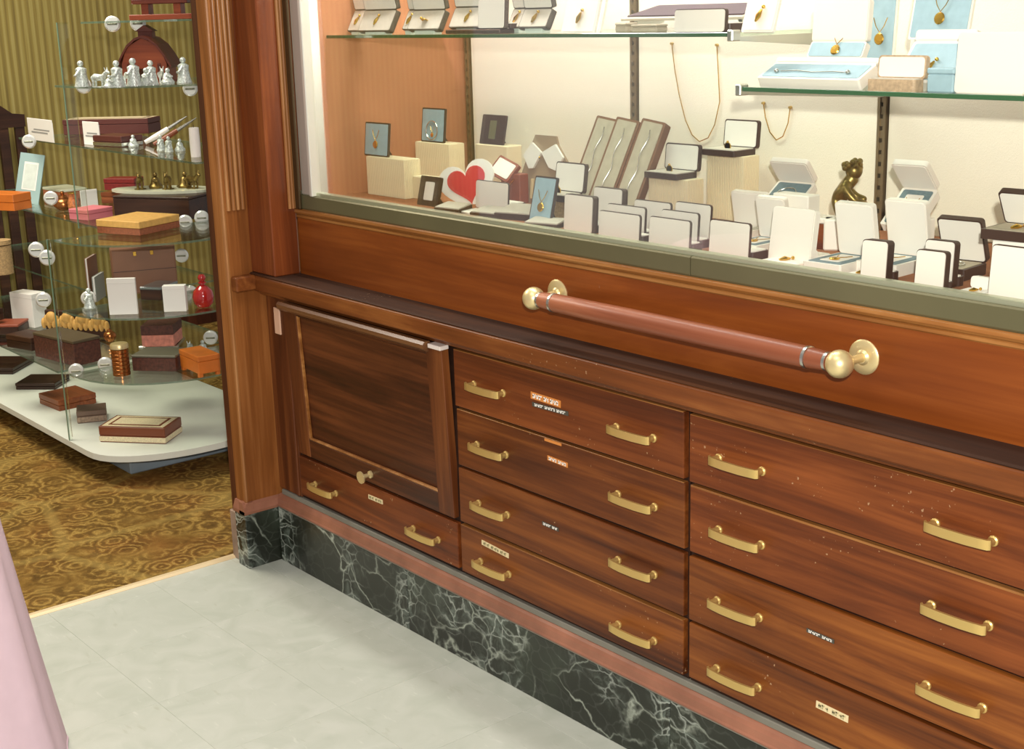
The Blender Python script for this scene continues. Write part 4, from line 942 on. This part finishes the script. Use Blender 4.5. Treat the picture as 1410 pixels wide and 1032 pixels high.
# on the white base
casket('reddish box with ivory inlaid lid and ivory banded sides on the white base', ZB0, (138, 609), (228, 612), (264, 596), (228, 590), mat('inlaid_wood', (120, 62, 36), 0.35), lid=0.55, band=IVORY, inlay=IVORY, name='inlaid_box')
casket('flat dark walnut box lying on the white base', ZB0, (22, 537), (76, 537), (92, 524), (76, 528), DKWOOD, lid=0.5)
casket('plain brown wooden box turned cornerwise on the white base', ZB0, (55, 556), (82, 567), (124, 552), (82, 552), MIDWOOD, lid=0.5)
casket('small grey-brown box with a row of ivory studs, beside the inlaid one', ZB0, (107, 584), (147, 580), (150, 570), (145, 564), mat('grey_brown_wood', (112, 88, 72), 0.5), lid=0.4, band=mat('stud_band', (150, 126, 104), 0.5, var=0.4, vscale=120))
casket('dark lidded box nearest the end of the white base', ZB0, (-30, 516), (18, 516), (44, 499), (18, 507), DKWOOD, lid=0.5)
# shelf A
zA = 0.36
casket('large deeply carved dark wooden chest on the lowest glass shelf', zA, (49, 491), (104, 505), (139, 496), (104, 470), CARVED, mat('chest_lid', (86, 74, 54), 0.4), lid=0.12, name='carved_chest', cat='chest')
casket('brown woven-textured box behind the brass canister', zA, (183, 511), (243, 512), (252, 500), (243, 490), CARVED, mat('grey_lid', (104, 100, 84), 0.5), lid=0.15)
casket('orange lacquered little chest on feet', zA, (249, 509), (275, 521), (299, 513), (275, 492), ORANGE, lid=0.25, feet=True, name='little_chest', cat='chest')
P = PZ(168, 516, zA)
can = thing('ringed_canister', 'copper-coloured cylindrical canister with ringed sides', 'canister', P)
pr = [(0, 0)]; 
for k in range(7): pr += [(0.030, k*0.0135), (0.030, k*0.0135+0.009), (0.0275, k*0.0135+0.0115)]
obj('body', lathe(bm_new(), pr+[(0, 0.0945)], 22), COPPER, can, True); obj('lid', lathe(bm_new(), [(0, 0.0948), (0.031, 0.0948), (0.031, 0.108), (0.028, 0.112), (0, 0.112)], 22), BRASS_P, can, True)
P = PZ(152, 470, zA)
b_ = thing('copper_jar', 'small round copper jar between the carved chest and canister', 'jar', P)
obj('body', lathe(bm_new(), [(0, 0), (0.012, 0), (0.022, 0.010), (0.025, 0.022), (0.020, 0.034), (0.010, 0.040), (0, 0.040)], 18), COPPER, b_, True); obj('lid', lathe(bm_new(), [(0, 0.0402), (0.011, 0.0402), (0.008, 0.046), (0.003, 0.048), (0, 0.053)], 14), COPPER, b_, True)
casket('salmon pink ruffled box on a silver tray', zA+0.016, (196, 478), (240, 477), (250, 466), (240, 448), mat('salmon_cloth', (206, 132, 114), 0.8, var=0.25, vscale=60, bump=0.8, bscale=80), CARVED, lid=0.45)
c, ang, w_, d_, h_ = pbox(zA, (190, 482), (246, 480), (256, 468), (246, 476))
tag(obj('silver_tray', bx((-w_/2, 0, 0), (w_/2, d_, 0.012), 0.004), SILVER, None, loc=c+Vector((0, 0, 0.001)), rot=(0, 0, ang)), 'flat silver tray under the salmon pink box', 'tray')
def figure(label, P, s, kind, m, group=None, name='figurine'):
    t = thing(name, label, 'figurine', P, random.uniform(-0.6, 0.6), group)
    bm = bm_new()
    if kind == 0:   # robed standing figure
        lathe(bm, [(0, 0), (0.30, 0), (0.26, 0.15), (0.20, 0.5), (0.22, 0.68), (0.10, 0.76), (0, 0.78)], 12); ball(bm, (0, 0, 0.88), 0.12, None, 10, 8)
        tube(bm, [(0.18, -0.05, 0.62), (0.28, -0.18, 0.45), (0.1, -0.25, 0.42)], [0.07, 0.06, 0.05], 8)
    elif kind == 1: # animal on all fours
        tube(bm, [(-0.42, 0, 0.42), (-0.2, 0, 0.48), (0.1, 0, 0.46), (0.35, 0, 0.5), (0.5, 0, 0.68), (0.62, 0, 0.74), (0.74, 0, 0.68)], [0.10, 0.18, 0.17, 0.15, 0.10, 0.10, 0.05], 10)
        for x in (-0.3, 0.3):
            for y in (-0.1, 0.1): tube(bm, [(x, y, 0.45), (x+0.03, y, 0.22), (x, y, 0.0)], [0.08, 0.05, 0.05], 8)
        tube(bm, [(0.55, 0.06, 0.8), (0.52, 0.1, 0.95)], [0.04, 0.015], 6); tube(bm, [(0.55, -0.06, 0.8), (0.52, -0.1, 0.95)], [0.04, 0.015], 6)
    else:           # kneeling figure
        lathe(bm, [(0, 0), (0.34, 0), (0.36, 0.12), (0.24, 0.28), (0.20, 0.48), (0.10, 0.58), (0, 0.6)], 12); ball(bm, (0.04, 0, 0.69), 0.12, None, 10, 8)
        tube(bm, [(0.1, -0.16, 0.46), (0.3, -0.1, 0.36), (0.34, 0, 0.4)], [0.07, 0.06, 0.05], 8); tube(bm, [(-0.3, 0, 0.06), (-0.48, 0, 0.05)], [0.1, 0.05], 8)
    for v in bm.verts: v.co *= s
    obj('body', bm, m, t, True)
    bb_ = obj('stand', lathe(bm_new(), [(0, 0), (0.3*s, 0), (0.3*s, 0.03*s), (0, 0.03*s)], 12), m, t); return t
CRY = mat('silvered_glass', (208, 216, 208), 0.3, 0.35, var=0.4, vscale=180, bump=1.0, bscale=160)
for i, (x, y) in enumerate(((262, 488), (280, 486))):
    P = PZ(x, y, zA+0.0); figure(['cluster-like silver animal behind the orange chest', 'silver kneeling figure beside the orange chest'][i], P, 0.06, 1+i, CRY)
# carved frieze with round nuts, left on shelf A
c0, c1 = PZ(64, 461, zA), PZ(150, 466, zA)
fr = thing('carved_frieze', 'golden carved wooden frieze of fruit shapes behind the dark chest', 'carving', (c0+c1)/2, math.atan2(c1.y-c0.y, c1.x-c0.x))
Lf = (c1-c0).length
obj('board', bx((-Lf/2, 0, 0), (Lf/2, 0.02, 0.10), 0.004), DKWOOD, fr)
for k in range(12):
    x = -Lf/2+Lf*(k+0.5)/12
    if k % 3 == 1: obj('round_fruit', ball(bm_new(), (x, -0.006, 0.072), 0.024, None, 14, 9, (1, 0.6, 1)), STRAW, fr, True)
    else:
        bm = bm_new()
        for q in range(3): ball(bm, (x+(q-1)*0.013, -0.006, 0.048+0.012*(q % 2)), 0.013, None, 10, 7, (0.8, 0.8, 1.7))
        o = obj('leaf_cluster', bm, STRAW, fr, True); o['kind'] = 'stuff'
# boxes at the far left on lower straight shelves
casket('stacked dark flat box with red edge on the lowest straight shelf', zA, (-20, 462), (26, 461), (38, 452), (26, 447), DKWOOD, RUST, lid=0.25)
casket('small dark box with tan end on top of the dark flat box', zA+0.055, (-24, 446), (6, 440), (22, 433), (6, 424), DKWOOD, lid=0.4, dmax=0.08)
casket('long low dark box behind the carved chest', zA, (10, 478), (44, 484), (50, 470), (44, 466), DKWOOD, lid=0.4, dmax=0.1)
# shelf B
zB = 0.585
def cardbox(label, z, Lp, Rp, top, d=0.05, m=None, name='white_box', cat='box', print_=False):
    A, B = PZ(*Lp, z), PZ(*Rp, z); c = (A+B)/2; w_ = (B-A).length; h_ = height_over(A, *top)-z
    t = thing(name, label, cat, c, math.atan2(B.y-A.y, B.x-A.x))
    obj('body', bx((-w_/2, 0, 0), (w_/2, d, h_), 0.0012), m or CARDW, t)
    if print_:
        o = obj('print', bx((-w_/2+w_*0.15, -0.0006, h_*0.35), (w_*0.3, 0, h_*0.42)), mat('grey_ink', (150, 150, 146), 0.7), t)
        obj('print', bx((-w_*0.25, -0.0006, h_*0.48), (w_*0.38, 0, h_*0.54)), mat('grey_ink', (150, 150, 146), 0.7), t)
        obj('flap', bx((-w_/2, d, 0), (w_/2, d+0.001, h_*0.9)), m or CARDW, t)
    else: obj('lid_seam', bx((-w_/2-0.0006, -0.0006, h_*0.86), (w_/2+0.0006, d+0.0006, h_*0.868)), mat('seam_line', (206, 204, 196), 0.7), t)  # slightly greyer line marks the lid joint
    return t
cardbox('blank white upright card on the glass shelf with red bottle', zB, (151, 434), (190, 433), (146, 384), 0.012, print_=False, name='white_card', cat='card')
cardbox('white peaked folded card next to the red bottle', zB, (226, 430), (257, 429), (226, 394), 0.03, name='white_card', cat='card')
P = PZ(281, 422, zB)
bt = thing('red_bottle', 'round red glass bottle with ball stopper', 'bottle', P)
obj('body', lathe(bm_new(), [(0, 0), (0.022, 0), (0.033, 0.012), (0.037, 0.034), (0.032, 0.056), (0.018, 0.070), (0.009, 0.076), (0.009, 0.082), (0, 0.082)], 24), REDLAC, bt, True)
obj('stopper', lathe(bm_new(), [(0, 0.0822), (0.014, 0.0822), (0.014, 0.085), (0.008, 0.088), (0.013, 0.096), (0.014, 0.102), (0.010, 0.111), (0, 0.114)], 20), REDLAC, bt, True)
casket('dark box with glass lid between the two white cards', zB, (194, 413), (222, 414), (228, 404), (222, 396), DKWOOD, mat('glassy_lid', (120, 128, 124), 0.15, coat=0.5), lid=0.2)
P0 = PZ(158, 408, zB); P1 = PZ(246, 400, zB)
c = (P0+P1)/2; case = thing('leather_case', 'brown leather case standing upright behind the white cards', 'case', c, math.atan2(P1.y-P0.y, P1.x-P0.x))
w_ = (P1-P0).length; h_ = 0.17
obj('body', bx((-w_/2, 0, 0), (w_/2, 0.06, h_), 0.006, 2), LEATHER, case)
for q in (-0.03, 0.03): obj('clasp', bx((q-0.006, -0.002, h_-0.03), (q+0.006, 0, h_-0.014), 0.001), GOLD, case)
obj('seam', bx((-w_/2+0.002, -0.001, h_*0.5), (w_/2-0.002, 0, h_*0.5+0.002)), DKBROWN, case)
sp = PZ(136, 412, zB)
for i, (lab, z, h_, m) in enumerate((('grey booklet leaning in the lower slot beside the leather case', zB, 0.09, mat('grey_booklet', (150, 156, 146), 0.6)), ('brown booklet leaning above the grey one', zB+0.001, 0.15, LEATHER))):
    bk = thing('booklet', lab, 'book', sp+Vector((-0.05*i, 0.0, 0)), R(-40))
    obj('cover', bx((-0.055, 0, 0), (0.055, 0.002, h_)), m, bk); obj('pages', bx((-0.053, 0.0022, 0.002), (0.053, 0.008, h_-0.002)), CARDW, bk); obj('cover', bx((-0.055, 0.0082, 0), (0.055, 0.0102, h_)), m, bk)
cardbox('white angled box standing on the straight shelf at the far end', zA, (18, 448), (48, 452), (18, 402), 0.07)
P = PZ(4, 377, zB)
wv_ = thing('woven_canister', 'woven cylindrical canister on the straight shelf', 'canister', P)
obj('body', lathe(bm_new(), [(0, 0)]+[(0.042+0.002*(k % 2), 0.006*k) for k in range(20)]+[(0, 0.118)], 20), WICKER, wv_, True); obj('lid', lathe(bm_new(), [(0, 0.1185), (0.045, 0.1185), (0.045, 0.135), (0, 0.138)], 20), WICKER, wv_, True)
for i, (x, y, X) in enumerate(((122, 418, 0),)):
    figure('clear glass figurine standing by the blank white card', PZ(124, 424, zB), 0.07, 0, CRY)
# shelf C
zC = 0.832
casket('straw-topped reddish box with pale yellow lid on the bowed shelf', zC, (134, 321), (193, 325), (232, 312), (193, 306), mat('red_straw', (140, 78, 46), 0.6, var=0.25, vscale=120), STRAW, lid=0.5, name='straw_box')
casket('pink box under the small white card', zC, (122, 304), (156, 298), (164, 290), (155, 284), PINKB, lid=0.4)
casket('large dark chest supporting the onyx tray', zC, (158, 300), (262, 303), (272, 288), (262, 272), DKWOOD, lid=0.1, dmax=0.16, name='dark_chest', cat='chest')
P = PZ(211, 296, zC); cc_ = pbox(zC, (158, 300), (262, 303), (272, 288), (262, 272)); zt = zC+cc_[4]+0.0005-0.004
ty = thing('onyx_tray', 'pale onyx dish piled with small bronze animals', 'tray', Vector((P.x-0.02, P.y+0.06, zt+0.004)), R(38))
obj('dish', prism(bm_new(), [(0.21*math.cos(2*PI*k/28)*(1.0 if k % 2 else 0.97), 0.095*math.sin(2*PI*k/28)) for k in range(28)], 0, 0.010, 'z'), GREENM, ty)
for i, (dx, dy, kd) in enumerate(((-0.08, -0.03, 1), (-0.03, 0.0, 2), (0.03, -0.02, 1), (0.08, 0.02, 2), (0.12, 0.0, 1))):
    v = Vector((dx, dy, 0.0105)); v.rotate(Matrix.Rotation(R(38), 3, 'Z'))
    figure(['bronze calf at the corner of the onyx dish', 'bronze kneeling figure second on the onyx dish', 'bronze ox in the middle of the onyx dish', 'bronze kneeling figure beside the bronze ox', 'bronze lamb at the tip of the onyx dish'][i], ty.location+v, 0.075, kd, BRONZE, 'bronze animals on the onyx dish')
casket('dark red lacquer box behind the onyx dish', zC+0.06, (144, 262), (186, 262), (196, 256), (186, 246), mat('dark_red', (128, 34, 30), 0.4, var=0.2, vscale=80), lid=0.4, dmax=0.08)
casket('brown box lifting the dark red lacquer one', zC, (140, 280), (186, 281), (198, 272), (186, 266), MIDWOOD, lid=0.4, dmax=0.10)
casket('oblong onyx-topped terracotta casket behind the copper pot', zC, (86, 276), (120, 272), (142, 262), (119, 258), mat('terracotta_pot', (168, 96, 58), 0.6), GREENM, lid=0.25, name='casket')
cardbox('small white card propped on the pink box', zC+0.001, (113, 290), (136, 287), (108, 263), 0.004, name='white_card', cat='card')
P = PZ(88, 289, zC)
pt = thing('copper_pot', 'round copper pot with knob lid', 'pot', P)
obj('body', lathe(bm_new(), [(0, 0), (0.020, 0), (0.036, 0.014), (0.038, 0.028), (0.030, 0.042), (0.018, 0.047), (0, 0.047)], 22), COPPER, pt, True); obj('lid', lathe(bm_new(), [(0, 0.0472), (0.020, 0.0472), (0.016, 0.056), (0.006, 0.060), (0.009, 0.067), (0.006, 0.073), (0, 0.074)], 18), COPPER, pt, True)
P = PZ(103, 297, zC)
vs_ = thing('floral_vase', 'narrow orange floral vase beside the copper pot', 'vase', P)
obj('body', lathe(bm_new(), [(0, 0), (0.014, 0), (0.020, 0.02), (0.021, 0.05), (0.014, 0.075), (0.018, 0.085), (0.014, 0.085), (0, 0.07)], 16), mat('floral_glaze', (196, 122, 72), 0.4, var=0.5, vscale=110), vs_, True); obj('rim', lathe(bm_new(), [(0.013, 0.0852), (0.0185, 0.0852), (0.0185, 0.088), (0.013, 0.088)], 16), GOLD, vs_, True)
# blue card in frame and orange box at the left
A = PZ(19, 276, zC); fc = thing('blue_card_frame', 'tall pale blue card with white window mount leaning on the straight shelf', 'card', PZ(36, 280, zC), R(42))
f = obj('frame', slab(0.105, 0.205, 0.005, 0.003), mat('pale_blue_card', (150, 178, 176), 0.7), fc, rot=(R(-14), R(8), 0)); obj('window_mount', slab(0.062, 0.115, 0.002, 0.002, -0.001), CARDW, f, loc=(0.002, 0, 0.055)); obj('picture', slab(0.05, 0.10, 0.001, 0.001, -0.0018), mat('pale_print', (206, 216, 206), 0.7, var=0.08, vscale=40), f, loc=(0.002, 0, 0.062))
casket('bright orange flat box at the end of the straight shelf', zC, (-30, 289), (20, 291), (34, 284), (20, 268), ORANGE, lid=0.5, dmax=0.1)
# shelf D
zD = 1.09
cardbox('white printed card standing at the left corner of the upper shelf', zD, (40, 192), (74, 197), (35, 162), 0.003, print_=True, name='white_card', cat='card')
cardbox('white printed card before the inlaid boxes', zD, (116, 199), (138, 201), (112, 167), 0.003, print_=True, name='white_card', cat='card')
casket('long dark box with dotted ivory line at the back of the upper shelf', zD, (88, 186), (205, 184), (236, 178), (205, 163), mat('maroon_wood', (84, 40, 34), 0.4), lid=0.35, band=None, inlay=IVORY, dmax=0.14, name='inlaid_box')
casket('shorter maroon box with silver band before the long one', zD, (129, 201), (168, 203), (190, 194), (168, 188), mat('maroon_wood', (84, 40, 34), 0.4), lid=0.55, band=SILVER, dmax=0.1, name='inlaid_box')
for i, (a, b, lab, m1) in enumerate((((212, 203), (238, 178), 'knife with brown wooden handle crossing the upper shelf', MIDWOOD), ((200, 200), (222, 176), 'white bone-handled knife leaning beside the brown one', SATIN))):
    A, B = PZ(*a, zD), PZ(*a, zD)+Vector((0.05, 0.14, 0.085))
    kn_ = thing('knife', lab, 'knife', A+Vector((0, 0, 0.006)))
    obj('handle', tube(bm_new(), [Vector((0, 0, 0.004)), (B-A)*0.3, (B-A)*0.6], [0.008, 0.011, 0.009], 10), m1, kn_, True); obj('blade', tube(bm_new(), [(B-A)*0.6, (B-A)*0.85, (B-A)*1.1], [0.007, 0.006, 0.002], 6), SILVER, kn_, True)
for i, (x, y, kd) in enumerate(((184, 202, 2), (222, 207, 0), (233, 209, 0), (248, 208, 2))):
    figure(['silver kneeling figurine left of the knives', 'slim silver figurine between the knives', 'slim silver figurine right of the knives', 'silver bird-like figurine beside the white candle'][i], PZ(x, y, zD), 0.055, kd, CRY)
P = PZ(270, 216, zD)
cdl = thing('white_candle', 'thick white candle at the right end of the upper shelf', 'candle', P)
obj('body', lathe(bm_new(), [(0, 0), (0.017, 0), (0.018, 0.05), (0.017, 0.098), (0.014, 0.10), (0, 0.098)], 18), SATIN, cdl, True); obj('wick', tube(bm_new(), [(0, 0, 0.098), (0.001, 0, 0.108)], 0.001, 6), DKBROWN, cdl)
# shelf T2: barn and silvered figures
zT2 = 1.34
Pb = PX(203, 113, -4.45); bc = Vector((-4.52, 2.12, zT2+0.0003))
bn = thing('barn', 'reddish wooden toy barn with curved roof and cupola', 'toy barn', bc, R(52))
bwid, bdep, bh = 0.15, 0.15, 0.066
obj('walls', prism(bm_new(), [(-bwid/2, 0), (-0.022, 0), (-0.022, 0.05), (0.022, 0.05), (0.022, 0), (bwid/2, 0), (bwid/2, bh), (bwid*0.36, bh+0.055), (0, bh+0.085), (-bwid*0.36, bh+0.055), (-bwid/2, bh)], -bdep/2, bdep/2, 'y'), BARN, bn)
rp = [(-bwid/2-0.018, bh-0.008), (-bwid*0.48, bh+0.03), (-bwid*0.34, bh+0.062), (-bwid*0.16, bh+0.084), (0, bh+0.092), (bwid*0.16, bh+0.084), (bwid*0.34, bh+0.062), (bwid*0.48, bh+0.03), (bwid/2+0.018, bh-0.008)]
obj('roof', prism(bm_new(), rp+[(x*0.97, z-0.008) for x, z in rp[::-1]], -bdep/2-0.015, bdep/2+0.015, 'y'), BARN_D, bn)
cup = obj('cupola', bx((-0.024, -0.024, bh+0.075), (0.024, 0.024, bh+0.105), 0.001), BARN_D, bn)
obj('cupola_roof', prism(bm_new(), [(-0.032, bh+0.105), (0.032, bh+0.105), (0, bh+0.126)], -0.034, 0.034, 'y'), BARN_D, cup)
for k, x in enumerate((-0.05, 0.05)): obj('plank_post', bx((x-0.006, -bdep/2-0.004, 0), (x+0.006, -bdep/2, bh), 0.001), BARN_D, bn)
obj('floor_board', bx((-bwid/2-0.005, -bdep/2-0.03, 0.0), (bwid/2+0.005, bdep/2, 0.004)), BARN, bn)
figs = [(113, 0, 'silvered robed figure standing alone at the shelf corner', .085), (136, 1, 'silvered lying animal next to the lone robed figure', .066), (150, 2, 'small silvered kneeling figure beside the lying animal', .05), (162, 0, 'silvered tall figure left of the barn door', .085), (178, 1, 'silvered animal in front of the barn', .066), (185, 0, 'silvered figure at the barn door', .09), (202, 2, 'silvered kneeling figure right of the barn door', .07), (209, 0, 'silvered robed figure right of the barn door', .08), (222, 1, 'silvered donkey right of the barn', .06), (231, 2, 'silvered kneeling figure at the barn corner', .065), (254, 0, 'silvered figure by the pillar end of the shelf', .085)]
for x, kd, lab, s_ in figs:
    P = PX(x, 113, -4.50 if x < 130 else (-4.42 if kd == 1 else -4.34) if x < 240 else -4.36)
    figure(lab, (P.x, P.y, zT2+0.0003), s_, kd, CRY, 'silvered figures around the barn')
# shelf T1: little bench
A = Vector((-4.49, 2.17, 1.5483))
be = thing('wooden_bench', 'little redwood bench on the topmost glass shelf', 'bench', A, R(48))
obj('foot_board', bx((-0.10, -0.05, 0), (0.12, 0.05, 0.018), 0.002), BARN, be)
for x in (-0.05, 0.06): obj('leg', bx((x-0.012, -0.03, 0.018), (x+0.012, 0.03, 0.052), 0.001), BARN, be)
obj('seat', bx((-0.09, -0.045, 0.052), (0.10, 0.045, 0.068), 0.002), BARN_D, be)
# dark slatted stand at the far left against the striped wall
P = PX(0, 210, -6.3)
st = thing('slatted_stand', 'dark wooden slatted stand with arched top against striped wall', 'stand', (-6.38, PX(2, 300, -6.38).y, 0), R(90))
zt = PX(15, 160, -6.38).z
for k in range(5): obj('slat', bx((-0.17+0.075*k-0.022, -0.012, 0.12), (-0.17+0.075*k+0.022, 0.012, zt-0.02), 0.003), DKWOOD, st)
obj('top_rail', prism(bm_new(), [(-0.21, zt-0.05), (0.155, zt-0.05), (0.155, zt+0.005), (0.10, zt+0.012), (0.05, zt+0.05), (-0.02, zt+0.075), (-0.10, zt+0.05), (-0.15, zt+0.012), (-0.21, zt+0.005)], -0.018, 0.018, 'y'), DKWOOD, st)
obj('bottom_rail', bx((-0.21, -0.018, 0.08), (0.155, 0.018, 0.13), 0.003), DKWOOD, st)
for x in (-0.19, 0.135): obj('foot', bx((x-0.02, -0.09, 0), (x+0.02, 0.09, 0.08), 0.004), DKWOOD, st)

# ================================================================== pink cloth at the edge of the tile floor
e0 = PZ(86, 1085, 0.0)
dr = thing('fabric_drape', 'pale pink cloth draped over a round stand on the grey tiles', 'drape', (0, 0, 0))
n, rows = 72, 14
bm = bm_new(); rings = []
rad0 = 0.34
dirx = Vector((rt.x, rt.y, 0)).normalized()
ctr = e0 - dirx*rad0
dr.location = (ctr.x, ctr.y, 0)
for j in range(rows+1):
    t = j/rows; z = 0.82*(1-t)+0.004*t
    ring = []
    for k in range(n):
        a = 2*PI*k/n; r_ = 0.235+0.105*t**1.15 + 0.012*t*math.sin(9*a+0.8) + 0.006*t*math.sin(17*a)
        ring.append(bm.verts.new((r_*math.cos(a), r_*math.sin(a), z)))
    rings.append(ring)
for A, B in zip(rings, rings[1:]):
    for k in range(n): bm.faces.new((A[k], A[(k+1) % n], B[(k+1) % n], B[k]))
bm.faces.new(rings[0])
obj('cloth', bm, PINK, dr, True)
obj('hem', tube(bm_new(), [((0.340+0.012*math.sin(9*a+0.8)+0.006*math.sin(17*a)-0.001)*math.cos(a), (0.340+0.012*math.sin(9*a+0.8)+0.006*math.sin(17*a)-0.001)*math.sin(a), 0.006) for a in [2*PI*k/n for k in range(n+1)]], 0.003, 6), PINK, dr, True)
